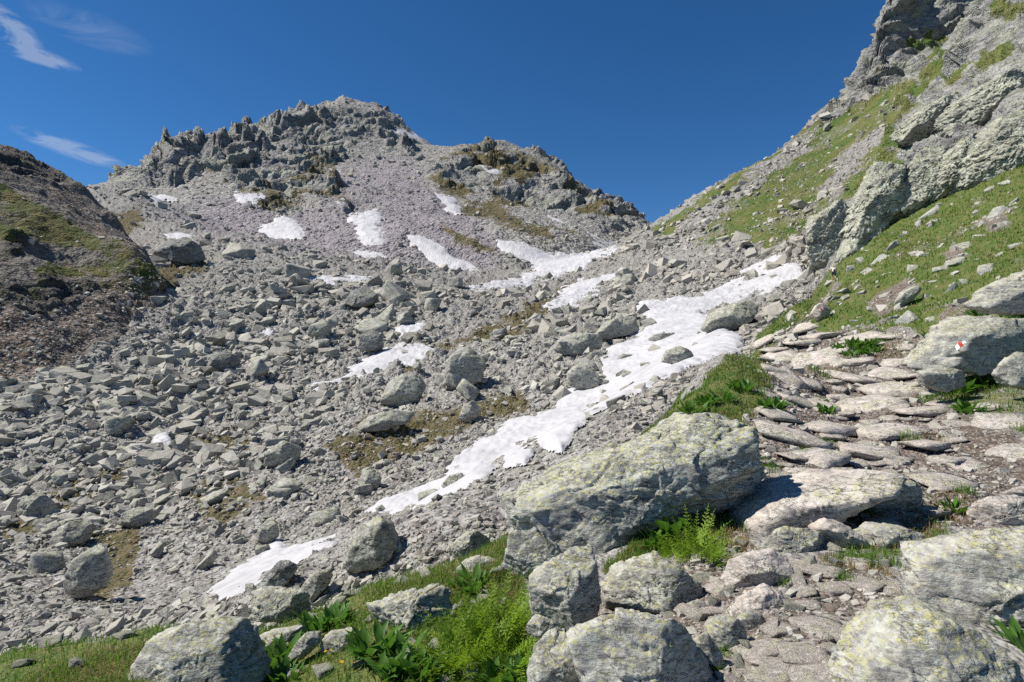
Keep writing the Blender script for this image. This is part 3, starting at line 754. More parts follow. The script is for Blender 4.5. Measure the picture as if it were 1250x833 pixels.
# ---- the great boulder: lichened roof, overhanging grey front
D1 = 5.5; s1 = D1 / F
ax = nrm((.93, 0, .40)); pp = np.array((-ax[2], 0, ax[0])); fw = np.array((0, -1.0, 0))
q1 = .36
n_top = nrm(pp * .80 + fw * .60); n_fr = nrm(pp * .20 + fw * .97 - ax * .05); n_lo = nrm(pp * -.62 + fw * .76 + ax * .05)
edge = pp * .24 + fw * q1
hero('boulder', 'huge tilted boulder with a yellow lichened top and dark overhanging front', 'boulder',
     [(624, 614), (642, 598), (680, 581), (720, 562), (760, 546), (800, 530), (850, 503), (880, 500), (905, 510), (920, 528), (918, 585), (908, 610), (870, 618), (830, 640), (760, 658), (700, 668), (665, 678), (640, 660), (628, 640)],
     d=D1, thick=.8, mat='rock_big', planes=[(n_top, float(n_top @ edge)), (n_fr, float(n_fr @ edge)), (n_lo, float(n_lo @ (pp * -.16 + fw * .42))), (nrm(ax * -.8 + fw * .6), 1.02), (nrm(ax * .75 + fw * .65 - pp * .1), 1.05)], res=7, nf=0, up=None, power=4.5, rough=1.25, strata=tuple(pp * .8 + fw * .35 + ax * .1), sfreq=7, samt=.8)
HB = [
 ('grey knobbly rock leaning under the left end of the huge boulder', [(622, 640), (650, 640), (680, 665), (700, 690), (690, 700), (665, 715), (640, 722), (622, 712), (612, 690), (620, 662)], 5.0, 'rock_hero', {}),
 ('pale upright block with a split right side below the huge boulder', [(648, 704), (672, 682), (700, 664), (722, 657), (730, 690), (734, 735), (716, 756), (690, 772), (664, 768), (650, 750), (645, 726)], 3.9, 'rock_hero', dict(thick=1.0, planes=[(nrm((.8, -.6, 0)), .20)])),
 ('grey angular rock wedged between the upright block and the path stones', [(734, 712), (752, 694), (775, 681), (803, 672), (822, 680), (836, 694), (850, 702), (856, 720), (838, 738), (800, 745), (760, 745), (736, 738)], 4.1, 'rock_hero', dict(thick=1.1)),
 ('broad purple-grey boulder at the bottom edge left of the path', [(696, 765), (716, 748), (745, 735), (790, 729), (822, 738), (842, 762), (862, 800), (885, 840), (880, 870), (800, 885), (735, 880), (712, 820)], 2.9, 'rock_hero', dict(thick=1.0, up=(-.1, -.75, .65), upoff=.72)),
 ('squarish mottled block at the bottom edge below the upright block', [(642, 782), (662, 772), (692, 772), (706, 800), (718, 845), (706, 868), (660, 868), (644, 830)], 3.1, 'rock_hero', dict(thick=1.0)),
 ('small dark wedge stone under the upright block', [(641, 762), (655, 750), (678, 753), (690, 766), (668, 775), (645, 774)], 3.6, 'rock_hero', dict(res=5)),
 ('wide grey slab with a flat sloping face on the grass, lower left', [(165, 828), (172, 795), (184, 769), (215, 757), (262, 749), (285, 755), (308, 788), (324, 804), (318, 822), (290, 838), (240, 846), (172, 842)], 4.1, 'rock_hero', dict(thick=.9, up=(-.05, -.62, .78), upoff=.55, samt=.5, rough=.6)),
 ('dark mossy slab ahead of the rippled snow patch', [(284, 742), (296, 728), (318, 718), (345, 716), (375, 722), (392, 738), (385, 750), (335, 752), (300, 752)], 5.7, 'rock_hero', dict(rough=1.1)),
 ('rugged layered rock standing in the grass left of the fern clump', [(452, 735), (475, 727), (500, 721), (532, 715), (547, 722), (552, 742), (545, 765), (528, 780), (495, 788), (470, 778), (462, 760), (454, 748)], 4.5, 'rock_hero', dict(rough=1.7, sfreq=6)),
 ('small round-topped stone right of the rugged layered rock', [(541, 742), (552, 732), (564, 738), (570, 752), (566, 765), (548, 768), (540, 756)], 4.5, 'rock_hero', dict(res=5)),
 ('large grey-green lichened boulder at the right edge beside the path', [(1113, 705), (1122, 682), (1142, 664), (1170, 650), (1215, 640), (1270, 634), (1330, 660), (1340, 770), (1270, 790), (1200, 772), (1150, 752), (1116, 740)], 3.4, 'rock_hero', dict(thick=1.0, rough=.8, up=(-.3, -.62, .72), upoff=.7)),
 ('low yellow-flecked boulder filling the bottom right corner', [(1028, 826), (1050, 802), (1078, 775), (1112, 747), (1150, 740), (1185, 748), (1218, 770), (1240, 795), (1252, 830), (1245, 870), (1180, 890), (1090, 885), (1030, 862)], 2.55, 'rock_hero', dict(thick=1.1, rough=.8, up=(-.15, -.7, .7), upoff=.68)),
 ('lichened boulder with a red and white trail mark above the path', [(1112, 448), (1128, 434), (1142, 415), (1155, 398), (1182, 385), (1212, 387), (1258, 392), (1280, 420), (1262, 445), (1225, 452), (1180, 455), (1140, 454)], 11.0, 'rock_hero', dict(thick=1.0, up=(-.2, -.6, .75), upoff=.62, rough=.8)),
 ('pale lichened slab at the right edge above the trail-mark boulder', [(1184, 372), (1203, 353), (1228, 342), (1252, 332), (1285, 330), (1290, 372), (1250, 384), (1212, 383)], 14.0, 'rock_hero', dict(thick=1.0, rough=.8)),
 ('small lichened rock under the trail-mark boulder', [(1120, 452), (1150, 448), (1180, 452), (1178, 470), (1150, 478), (1125, 470)], 10.2, 'rock_hero', dict(res=5)),
 ('bright white-grey rock at the right edge below the trail-mark boulder', [(1222, 445), (1240, 430), (1262, 428), (1270, 460), (1250, 475), (1228, 470), (1218, 458)], 9.5, 'rock_hero', dict(res=5)),
 ('long wedge slab across the path with a shaded underside', [(893, 645), (898, 622), (925, 602), (960, 589), (1010, 577), (1060, 571), (1092, 572), (1076, 586), (1045, 598), (1012, 614), (998, 640), (965, 634), (930, 645), (908, 658)], 5.3, 'rock_path', dict(thick=1.3, rough=.7, nf=2, up=(-.15, -.25, .95), upoff=.75)),
 ('rounded mottled rock butting against the right end of the long wedge slab', [(1016, 618), (1030, 600), (1060, 582), (1092, 576), (1118, 588), (1132, 610), (1100, 622), (1050, 624)], 5.4, 'rock_hero', dict(thick=1.1, rough=.7)),
 ('low rough rock beneath the front end of the long wedge slab', [(925, 655), (945, 642), (978, 642), (1002, 648), (1016, 662), (1000, 677), (968, 684), (930, 672)], 4.6, 'rock_hero', dict(rough=1.1)),
 ('narrow slab tilted toward the right in the middle of the stone steps', [(990, 642), (1008, 630), (1040, 642), (1058, 660), (1046, 680), (1028, 676), (1002, 660)], 4.7, 'rock_path', dict(res=5)),
 ('broad rounded slab with a green plant on its left shoulder', [(1042, 648), (1070, 640), (1110, 642), (1140, 655), (1152, 668), (1130, 680), (1085, 680), (1052, 672)], 4.7, 'rock_hero', dict(thick=1.2)),
 ('smooth flat grey slab sloping down left of the stone steps', [(870, 698), (886, 682), (918, 673), (950, 671), (968, 679), (962, 698), (945, 713), (900, 718)], 4.0, 'rock_path', dict(thick=1.2, rough=.6, up=(-.1, -.5, .86), upoff=.7)),
 ('pale angular slab in front of the smooth flat grey slab', [(890, 742), (906, 726), (936, 711), (955, 720), (970, 738), (950, 758), (915, 768), (894, 760)], 3.6, 'rock_path', dict(thick=1.2, rough=.7)),
 ('rough brownish lump beside the pale angular slab', [(898, 755), (915, 742), (932, 748), (938, 768), (925, 788), (905, 785)], 3.35, 'rock_hero', dict(res=5)),
 ('rounded tan rock left of the bare path earth', [(862, 762), (880, 746), (902, 752), (912, 772), (905, 792), (880, 800), (862, 785)], 3.2, 'rock_hero', dict(res=5)),
 ('long tan rock lying against the broad purple-grey boulder', [(838, 765), (858, 762), (878, 790), (888, 815), (880, 832), (860, 812)], 3.0, 'rock_hero', dict(res=5)),
 ('small white-topped stone by the end of the fern clump under the boulder', [(838, 738), (850, 730), (872, 738), (876, 758), (858, 768), (840, 758)], 3.8, 'rock_hero', dict(res=5)),
 ('flat white slab at the right edge of the stone steps', [(1186, 628), (1196, 606), (1230, 603), (1262, 606), (1268, 642), (1225, 645), (1196, 642)], 5.0, 'rock_path', dict(rough=.6)),
 ('flat pale slab beside the bare earth on the right', [(1220, 602), (1236, 594), (1262, 594), (1268, 612), (1240, 612)], 5.6, 'rock_path', dict(rough=.6, res=5)),
 ('pale ragged rock just right of the rugged layered rock, by the bank', [(552, 700), (566, 684), (590, 678), (610, 684), (612, 705), (600, 722), (576, 724), (558, 716)], 5.3, 'rock_hero', {}),
 ('white-lichened pointed rock on the edge of the grass bank', [(542, 672), (560, 655), (578, 642), (592, 650), (602, 668), (590, 680), (562, 684)], 6.6, 'rock_hero', {}),
 ('thin slab lying in the grass right of the dark mossy slab', [(300, 782), (330, 770), (362, 764), (378, 760), (372, 772), (340, 784), (310, 792)], 4.8, 'rock_hero', dict(res=5)),
 ('narrow upright slab tilted in the grass', [(352, 800), (362, 782), (378, 766), (394, 766), (388, 785), (372, 800), (358, 804)], 4.4, 'rock_hero', dict(res=5)),
 ('flat lichened slab in the grass beneath the rugged layered rock', [(388, 782), (402, 770), (428, 768), (446, 778), (444, 792), (415, 798), (394, 792)], 4.4, 'rock_hero', dict(res=5)),
 ('low stone in the grass at the lower left edge', [(20, 832), (40, 818), (75, 810), (100, 812), (96, 824), (60, 840), (30, 842)], 4.5, 'rock_hero', dict(res=5)),
 ('small stone in the grass left of the wide slab', [(108, 800), (120, 790), (142, 786), (146, 796), (128, 804)], 5.0, 'rock_hero', dict(res=5)),
 ('mossy grey stone tucked against the wide slab on its left', [(138, 830), (146, 812), (160, 802), (168, 815), (164, 835), (148, 840)], 4.3, 'rock_hero', dict(res=5)),
 ('half-buried stone with a yellow-green edge at the end of the path bank', [(918, 560), (930, 548), (955, 552), (960, 566), (940, 572), (922, 570)], 7.2, 'rock_path', dict(res=5)),
 ('pale rough rock at the bottom edge under the fern clump', [(560, 835), (570, 812), (590, 806), (600, 822), (592, 842), (572, 848)], 3.7, 'rock_hero', dict(res=5)),
]
HERO = {}
for lab, ol, d, mt, kw in HB:
    HERO[lab] = hero('boulder' if (max(p[0] for p in ol) - min(p[0] for p in ol)) > 70 else 'stone', lab, 'boulder' if (max(p[0] for p in ol) - min(p[0] for p in ol)) > 70 else 'rock', ol, d, mat=mt, **kw)

# ---- red and white paint on two rocks
MP = {'white': plain('white_trail_paint', (.78, .77, .74)), 'red': plain('red_trail_paint', (.62, .07, .045))}
def blaze(ob, cu, cv, w, hgt, ang):
    me = ob.data; n = len(me.vertices)
    co = np.empty(n * 3, np.float32); me.vertices.foreach_get('co', co); co = co.reshape(-1, 3)
    no = np.empty(n * 3, np.float32); me.vertices.foreach_get('normal', no); no = no.reshape(-1, 3)
    fc = np.empty(len(me.polygons) * 3, np.int32); me.polygons.foreach_get('vertices', fc); fc = fc.reshape(-1, 3)
    W3 = co + np.array(ob.location, np.float32)
    uu = CU + W3[:, 0] / W3[:, 1] * F; vv = CV - W3[:, 2] / W3[:, 1] * F
    c, s = math.cos(ang), math.sin(ang)
    a = (uu - cu) * c - (vv - cv) * s; b = (uu - cu) * s + (vv - cv) * c
    vis = (no * W3).sum(1) < 0
    for nm, colr, x0, x1 in (('white_stripe', 'white', -1, -.34), ('red_stripe', 'red', -.34, .34), ('white_stripe', 'white', .34, 1)):
        am = a[fc].mean(1) / (w / 2) + vnoise(co[fc[:, 0]] * 40, 3) * .1; bm_ = b[fc].mean(1) / (hgt / 2) + vnoise(co[fc[:, 0]] * 40, 9) * .15
        f = fc[(am >= x0) & (am < x1) & (np.abs(bm_) < 1) & vis[fc].all(1)]
        if not len(f): print('no blaze faces'); continue
        us_, inv = np.unique(f, return_inverse=True)
        o = put(nm, co[us_] + no[us_] * .004 * max(1, ob.location[1] / 8), inv.reshape(-1, 3), MP[colr], parent=ob, smooth=True)
blaze(HERO['lichened boulder with a red and white trail mark above the path'], 1172, 421, 14, 6, math.radians(40))
ob = hero('stone', 'small pale trailside stone with a red and white paint mark', 'rock', [(990, 384), (996, 373), (1004, 369), (1013, 374), (1012, 388), (1000, 393)], mat='rock_path', res=6, rough=.4)
blaze(ob, 1002.5, 378, 6, 4, math.radians(30))

# ---- recognisable blocks out on the talus
MID = [
 ('tall standing boulder alone at the lower left of the talus', [(78, 725), (84, 700), (95, 675), (112, 665), (128, 668), (135, 690), (130, 712), (110, 724), (90, 730)], dict(rough=.6)),
 ('big dark block with a shaded right face near the grassy hill', [(186, 312), (200, 296), (225, 289), (238, 297), (246, 318), (232, 324), (205, 318)], dict(mat='rock_dark')),
 ('grey block overlooking the gully right of the rippled snow', [(418, 690), (424, 660), (440, 640), (462, 628), (478, 640), (484, 668), (470, 684), (440, 694)], dict()),
 ('dark wedge rock standing in the rippled snow patch', [(315, 716), (326, 698), (340, 682), (356, 678), (362, 694), (350, 710), (330, 722)], dict(mat='rock_dark')),
 ('slanting slab on the rubble right of the rippled snow', [(358, 728), (372, 708), (392, 690), (405, 692), (400, 712), (382, 732)], dict()),
 ('wide block at the upper edge of the long gully snowfield', [(724, 412), (735, 396), (755, 386), (775, 386), (785, 398), (775, 408), (745, 414)], dict()),
 ('round boulder at the left edge of the long gully snowfield', [(695, 470), (694, 455), (705, 444), (722, 446), (732, 460), (728, 472), (710, 476)], dict()),
 ('large layered outcrop right of the curved snow patch', [(540, 470), (545, 440), (560, 425), (582, 422), (592, 440), (588, 465), (565, 475)], dict()),
 ('wide dark outcrop in the middle of the talus', [(465, 492), (470, 470), (490, 455), (510, 455), (518, 472), (510, 492), (485, 498)], dict()),
 ('broad pale outcrop upslope of the round boulder', [(672, 428), (685, 412), (705, 405), (732, 408), (738, 422), (715, 432), (690, 434)], dict()),
 ('big pale block at the foot of the pass below the mountain', [(420, 372), (428, 356), (445, 349), (462, 360), (460, 372), (440, 376)], dict(mat='rock_dark')),
 ('pale slab-sided block low on the left talus', [(322, 568), (330, 545), (350, 535), (364, 545), (360, 562), (340, 570)], dict()),
 ('dark block beside the curved snow patch', [(437, 426), (442, 408), (455, 402), (468, 412), (466, 426), (450, 430)], dict(mat='rock_dark')),
 ('dark flat rock lying in the upper part of the gully snowfield', [(808, 442), (815, 428), (830, 422), (845, 428), (848, 440), (830, 446)], dict()),
 ('flat dark slab poking from the gully snowfield near its right edge', [(788, 416), (800, 408), (822, 406), (832, 412), (815, 418)], dict()),
 ('small dark stone lying in the middle of the gully snowfield', [(752, 438), (760, 432), (772, 433), (774, 438), (762, 441)], dict()),
 ('rounded rock in the narrow tail of the gully snowfield', [(538, 592), (548, 580), (562, 577), (570, 584), (560, 594), (545, 597)], dict()),
 ('boulder on the bottom-left talus above the tall standing boulder', [(62, 660), (72, 642), (92, 632), (108, 640), (106, 658), (85, 668)], dict()),
 ('greenish boulder at the left edge of the talus', [(20, 632), (24, 612), (42, 600), (60, 604), (62, 620), (42, 632)], dict()),
 ('pale boulder right of the greenish talus boulder', [(145, 640), (152, 625), (168, 617), (182, 622), (182, 636), (165, 644)], dict()),
 ('pointed grey boulder at the lower talus by the gully', [(310, 660), (316, 642), (328, 632), (338, 640), (338, 656), (325, 664)], dict()),
 ('pale stone among brown moss below the broad outcrop', [(560, 510), (566, 494), (580, 487), (586, 500), (582, 512), (570, 516)], dict()),
 ('long slab-like outcrop left of the gully snowfield', [(432, 520), (450, 508), (480, 500), (505, 502), (500, 514), (470, 524), (445, 528)], dict()),
 ('square block left of the narrow snow tail', [(436, 590), (442, 576), (458, 572), (466, 582), (462, 594), (446, 598)], dict()),
 ('rock mass between the upper snowfield arms', [(858, 402), (870, 384), (890, 372), (915, 366), (930, 372), (918, 388), (895, 402), (870, 408)], dict()),
 ('tan block at the left of the talus top', [(252, 448), (258, 434), (275, 428), (290, 434), (292, 448), (272, 454)], dict(mat='rock_dark')),
 ('grey-green block halfway up the left talus', [(375, 410), (380, 396), (395, 390), (404, 398), (402, 410), (388, 414)], dict()),
 ('long rock rib protruding from the grass on the right slope', [(1090, 372), (1100, 358), (1118, 348), (1125, 352), (1112, 366), (1098, 376)], dict(mat='rock_hero')),
]
for lab, ol, kw in MID:
    kw = dict(kw); mt = kw.pop('mat', 'rock_far')
    hero('boulder', lab, 'boulder', ol, mat=mt, res=5, thick=1.1, **kw)

CL = [
 ('pale lichened crag standing above the walker at the top of the gully snow', [(982, 334), (980, 296), (990, 272), (1012, 252), (1035, 236), (1050, 250), (1045, 285), (1030, 312), (1010, 330)]),
 ('tall grey buttress just right of the pale crag above the walker', [(1030, 318), (1036, 280), (1050, 240), (1068, 205), (1085, 178), (1102, 190), (1098, 230), (1080, 268), (1055, 300)]),
 ('ribbed grey-green buttress between the tall grey buttress and the block cliff', [(1078, 280), (1090, 240), (1108, 205), (1130, 178), (1152, 172), (1158, 200), (1140, 235), (1112, 262)]),
 ('blocky lichened cliff above the upper edge of the steep turf', [(1135, 245), (1150, 205), (1170, 175), (1195, 160), (1215, 175), (1212, 205), (1185, 228), (1158, 240)]),
 ('pale yellow-green block cliff at the right edge above the turf', [(1192, 222), (1200, 185), (1220, 150), (1255, 128), (1290, 135), (1290, 200), (1250, 212), (1215, 224)]),
 ('slanting pale rock rib under the upper grey cliff', [(1085, 182), (1105, 150), (1135, 128), (1170, 112), (1178, 130), (1150, 155), (1115, 178)]),
 ('broken grey cliff band at the right edge high above the turf', [(1150, 165), (1168, 130), (1200, 105), (1250, 80), (1285, 85), (1280, 130), (1225, 150), (1180, 165)]),
]
for lab, ol in CL:
    hero('crag', lab, 'crag', ol, mat='rock_cliff', res=7, thick=.8, rough=1.9, detail=.42, nf=18, samt=1.4, sfreq=4, strata=(-.75, .2, .62), up=None)
# ---- shared stone shapes
def stone_mesh(name, res, seed, mat, flat_=.62, nf=9, rough=.7, slab=False):
    rs = np.random.default_rng(seed)
    dirs, fc = ICO[res]; dirs = dirs.astype(np.float64)
    Vp = make_rock(dirs, np.full(len(dirs), 1.0), facets(rs, nf + 5, 1.0, .42, .72), 1.0, seed, rough)
    if slab:
        ns = int(rs.integers(4, 7)); az = (np.arange(ns) + rs.uniform(-.28, .28, ns)) * 6.283 / ns; pl = [((math.cos(t), math.sin(t), rs.uniform(-.05, .25)), rs.uniform(.5, .8)) for t in az]
        pl += [((rs.normal() * .06, rs.normal() * .06, 1), .30), ((rs.normal() * .25, rs.normal() * .25, 1), .36), ((0, 0, -1), .4)]
        Vp = make_rock(dirs, np.full(len(dirs), 1.0), pl, 1.0, seed, rough)
    Vp = Vp * np.array((1.0, rs.uniform(.65, .95), flat_ * rs.uniform(.8, 1.2)))
    Vp /= np.abs(Vp[:, 0]).max()
    o = put(name, Vp, fc, M[mat], smooth=True)
    return o
def rot_mats(n, rs, tilt, nv=None):
    yaw = rs.uniform(0, 6.283, n); a = rs.normal(0, tilt, n); b = rs.normal(0, tilt, n)
    def Rz(t): z = np.zeros((n, 3, 3)); c, s = np.cos(t), np.sin(t); z[:, 0, 0] = c; z[:, 0, 1] = -s; z[:, 1, 0] = s; z[:, 1, 1] = c; z[:, 2, 2] = 1; return z
    def Rx(t): z = np.zeros((n, 3, 3)); c, s = np.cos(t), np.sin(t); z[:, 1, 1] = c; z[:, 1, 2] = -s; z[:, 2, 1] = s; z[:, 2, 2] = c; z[:, 0, 0] = 1; return z
    def Ry(t): z = np.zeros((n, 3, 3)); c, s = np.cos(t), np.sin(t); z[:, 0, 0] = c; z[:, 0, 2] = s; z[:, 2, 0] = -s; z[:, 2, 2] = c; z[:, 1, 1] = 1; return z
    R = Rx(a) @ Ry(b) @ Rz(yaw)
    if nv is not None:                           # lean with the slope
        k = .7; nv = nv * k + np.array((0, 0, 1 - k)); nv /= np.linalg.norm(nv, axis=1)[:, None]
        x = np.stack([nv[:, 2], np.zeros(n), -nv[:, 0]], 1); x /= np.linalg.norm(x, axis=1)[:, None]
        y = np.cross(nv, x)
        R = np.stack([x, y, nv], -1) @ R
    return R

# cell table of the ground for scattering
Pc = (PG[:-1, :-1] + PG[1:, 1:]) * .5
NC = gridnormals(P0)[:-1, :-1]
area = np.linalg.norm(np.cross(PG[1:, :-1] - PG[:-1, :-1], PG[:-1, 1:] - PG[:-1, :-1]), axis=2)
cell_d = np.maximum(Pc[..., 1], 1)
def cellv(a): return a.reshape(ND, NU)[:-1, :-1]
inframe = (us[:-1][None] > -330) & (us[:-1][None] < 1580)
facing = np.clip(-(NC * Pc).sum(2) / np.linalg.norm(Pc, axis=2), .10, 1)
solid = area / cell_d ** 2 * facing * inframe      # share of the view each cell of ground takes
def scatter(n, weight, rs):
    w = (solid * weight).ravel().astype(np.float64); w /= w.sum()
    k = np.searchsorted(np.cumsum(w), rs.random(n)); k = np.minimum(k, len(w) - 1)
    i, j = np.unravel_index(k, solid.shape)
    a, b = rs.random((n, 1)), rs.random((n, 1))
    p = PG[i, j] * (1 - a) * (1 - b) + PG[i + 1, j] * a * (1 - b) + PG[i, j + 1] * (1 - a) * b + PG[i + 1, j + 1] * a * b
    return p, NC[i, j], i, j

def block(seed, npt):
    q = np.random.default_rng(seed)
    c = np.array([(x, y, z) for x in (-1, 1) for y in (-1, 1) for z in (-1, 1)], float) * q.uniform(.55, 1.05, (8, 3))
    c = c[q.permutation(8)[:q.integers(6, 9)]]
    e = q.normal(size=(npt, 3)); e /= np.linalg.norm(e, axis=1)[:, None]; e *= q.uniform(.85, 1.2, (npt, 1))
    pts = np.concatenate([c, e]) * np.array((1, q.uniform(.55, .9), q.uniform(.38, .75)))
    sh = q.normal(0, .18); pts[:, 0] += pts[:, 2] * sh; pts[:, 1] += pts[:, 2] * q.normal(0, .18)
    bm = bmesh.new(); [bm.verts.new(v) for v in pts]
    bmesh.ops.convex_hull(bm, input=bm.verts); 
    bmesh.ops.delete(bm, geom=[v for v in bm.verts if not v.link_faces], context='VERTS')
    bmesh.ops.triangulate(bm, faces=bm.faces); bmesh.ops.recalc_face_normals(bm, faces=bm.faces)
    bm.verts.index_update(); V = np.array([v.co[:] for v in bm.verts]); Fc = np.array([[v.index for v in f.verts] for f in bm.faces]); bm.free()
    V -= V.mean(0); V /= np.abs(V[:, 0]).max()
    return V, Fc
def chipped(name, seed, mat, fl=1.0, wide=1.0):
    V, Fc = block(seed, 5)
    V = V * np.array((1, wide, fl))
    dirs, fc = ICO[4]; dirs = dirs.astype(np.float64); pl = []
    for f in Fc:
        a, b, c = V[f]; n = np.cross(b - a, c - a); ln = np.linalg.norm(n)
        if ln < 1e-6: continue
        n /= ln; o = float(n @ a)
        if o < 0: n, o = -n, -o
        pl.append((n, max(o, .08)))
    Vp = make_rock(dirs, np.full(len(dirs), 1.6), pl, .8, seed, .42)
    Vp /= np.abs(Vp[:, 0]).max()
    return put(name, Vp, fc, M[mat], smooth=True)
cg, cs, cm, cd_, ccl = cellv(grass), cellv(slopeg), cellv(moss), cellv(dirt), cellv(cliffE)
csn = cellv(snow_m); cz = cellv(lay); cpath = cellv(pathm); cpur = cellv(purple); cclD = cellv(cliff); ckn = cellv(knollg)
tal = (cz == B_) * (1 - ccl) * np.where(csn > .5, .13, 1) * (1 - .93 * sstep(.3, .8, cs)) * (1 - .6 * cm) * (1 - .85 * cd_) + (cz == A_) * (1 - sstep(.2, .5, cg)) * (1 - sstep(.2, .6, cpath)) * (1 - cd_) * (cell_d > 7) * (cell_d < 75) * (us[:-1][None] < 900) * .7
talv = cellv(w2) * .5 + cellv(w1) * .4
rs = np.random.default_rng(5)

# big blocks: every one an object of its own, shapes shared
SM = [chipped('boulder', 900 + i, 'rock_far') for i in range(16)]
n = 230
p, nv, ii, jj = scatter(n, tal * (cell_d > 24) * (cell_d < 190) * (Pc[..., 1] > 0) * np.exp(-cs * 3) * (inframe & (us[:-1][None] > 0) & (us[:-1][None] < 1250)) * (us[:-1][None] < 860), rs)
px = 10 + rs.pareto(2.2, n) * 8; px = np.minimum(px, 32)
R = rot_mats(n, rs, .3, nv)
regs = [
 (lambda u, v, d: v > 640 and u < 300, 'grey block in the lower left talus around the tall standing boulder', 'blocks of the lower left talus'),
 (lambda u, v, d: u < 230 and v > 440, 'grey block at the left side of the talus below the bare brown earth', 'blocks of the left talus'),
 (lambda u, v, d: v < 350 and u < 420, 'grey block on the upper talus at the foot of the left ridge', 'blocks of the upper left talus'),
 (lambda u, v, d: v < 400 and u >= 420, 'grey block on the upper talus near the pass snowfields', 'blocks of the upper talus'),
 (lambda u, v, d: u >= 520 and v >= 400, 'grey block in the rubble beside the long gully snowfield', 'blocks beside the gully snowfield'),
 (lambda u, v, d: u >= 300 and v >= 520, 'grey block in the talus between the rippled snow and the curved snow patch', 'blocks of the lower middle talus'),
 (lambda u, v, d: True, 'grey block in the middle of the talus left of the curved snow patch', 'blocks of the middle talus'),
]
first = {}
from mathutils import Matrix
for k in range(n):
    src = SM[k % len(SM)]
    o = src if k < len(SM) else src.copy()
    if k >= len(SM): COL.objects.link(o)
    d = p[k, 1]; s = px[k] * d / F * .62
    Mx = np.eye(4); Mx[:3, :3] = R[k] * s; Mx[:3, 3] = p[k] + np.array((0, 0, s * .22))
    o.matrix_world = Matrix(Mx.tolist())
    u = CU + p[k, 0] / d * F; v = CV - p[k, 2] / d * F
    for f, lab, g in regs:
        if f(u, v, d): tag(o, lab, 'boulder', g); break

# loose rubble nobody could count: angular blocks
TPL = [(1, *block(200 + i, 3)) for i in range(16)] + [(2, *block(260 + i, 6)) for i in range(20)]
def rubble(name, p, nv, size, res, mat, rs, tilt=.35, sink=.15, tint=None, warm=None):
    n = len(p); R = rot_mats(n, rs, tilt, nv)
    sel = [t for t in TPL if t[0] == res]
    kind = rs.integers(0, len(sel), n)
    Vs, Fs, Ts, Ws = [], [], [], []; off = 0
    tint = rs.beta(3.0, 2.2, n) if tint is None else tint
    warm = np.clip(rs.normal(.12, .3, n), 0, 1) if warm is None else warm
    for t, (_, v, fc) in enumerate(sel):
        m = np.nonzero(kind == t)[0]
        if not len(m): continue
        X = np.einsum('nij,vj->nvi', R[m] * size[m][:, None, None], v) + (p[m] + np.stack([np.zeros(len(m)), np.zeros(len(m)), size[m] * sink], 1))[:, None]
        Vs.append(X.reshape(-1, 3)); Fs.append((fc[None] + (np.arange(len(m)) * len(v) + off)[:, None, None]).reshape(-1, 3))
        Ts.append(np.repeat(tint[m], len(v))); Ws.append(np.repeat(warm[m], len(v))); off += len(m) * len(v)
    o = put(name, np.concatenate(Vs), np.concatenate(Fs), M[mat], attrs={'tint': np.concatenate(Ts), 'warm': np.concatenate(Ws)})
    return tag(o, kind='stuff')
n = 76000
p, nv, ii, jj = scatter(n, tal * (cell_d > 9) * (.55 + np.clip(talv + .3, 0, 1)), rs)
px = 2.0 + rs.pareto(2.0, n) * 2.9; px = np.minimum(px, 17) * (.55 + .72 * sstep(-.35, .4, cellv(fbm(flat * np.float32(.045), 4, 95))[ii, jj])) * np.where(p[:, 1] > 170, .6, 1) * np.where(p[:, 1] < 36, .85, 1)
big = px > 6
sz = px * p[:, 1] / F * .6
w = np.clip(rs.normal(.10, .25, n) + (p[:, 1] > 105) * (CU + p[:, 0] / p[:, 1] * F > 400) * .4 + (p[:, 1] < 60) * (CU + p[:, 0] / p[:, 1] * F > 420) * .45, 0, 1)
t = rs.beta(2.6, 2.0, n)
rubble('talus_rubble', p[big], nv[big], sz[big], 2, 'rubble', rs, tint=t[big], warm=w[big])
rubble('talus_rubble', p[~big], nv[~big], sz[~big], 1, 'rubble', rs, tint=t[~big], warm=w[~big])
# finer scree and loose blocks on mountain, knoll, right-hand grass
n = 9000
p, nv, ii, jj = scatter(n, (cz == D_) * (1 - .7 * cclD) * np.where(csn > .5, .01, 1) * (1 - .6 * cm), rs)
px = 1.2 + rs.pareto(2.6, n) * 1.3; px = np.minimum(px, 7)
rubble('mountain_scree', p, nv, px * p[:, 1] / F * .6, 1, 'rubble', rs, tint=rs.beta(2.5, 2.8, n), warm=np.clip(cpur[ii, jj] * .6 + rs.normal(0, .2, n), 0, 1))
n = 8500
p, nv, ii, jj = scatter(n, (cz == B_) * cs * (.25 + np.clip(talv, 0, 1) * 2.2) + (cz == C_) * (.25 + cd_ * 1.6) * .55, rs)
px = 1.0 + rs.pareto(2.4, n) * 1.3; px = np.minimum(px, 7)
rubble('slope_stones', p, nv, px * p[:, 1] / F * .55, 1, 'rubble', rs, tint=rs.beta(4, 2, n))
n = 1700
p, nv, ii, jj = scatter(n, (cz == A_) * cg * (cell_d > 12) * (np.clip(talv, 0, 1) ** 2 * 4 + .06), rs)
px = 1.4 + rs.pareto(2.0, n) * 2.2; px = np.minimum(px, 15)
rubble('slope_stones', p, nv, px * p[:, 1] / F * .55, 2, 'rubble', rs, tint=rs.beta(5, 2, n), sink=-.2)
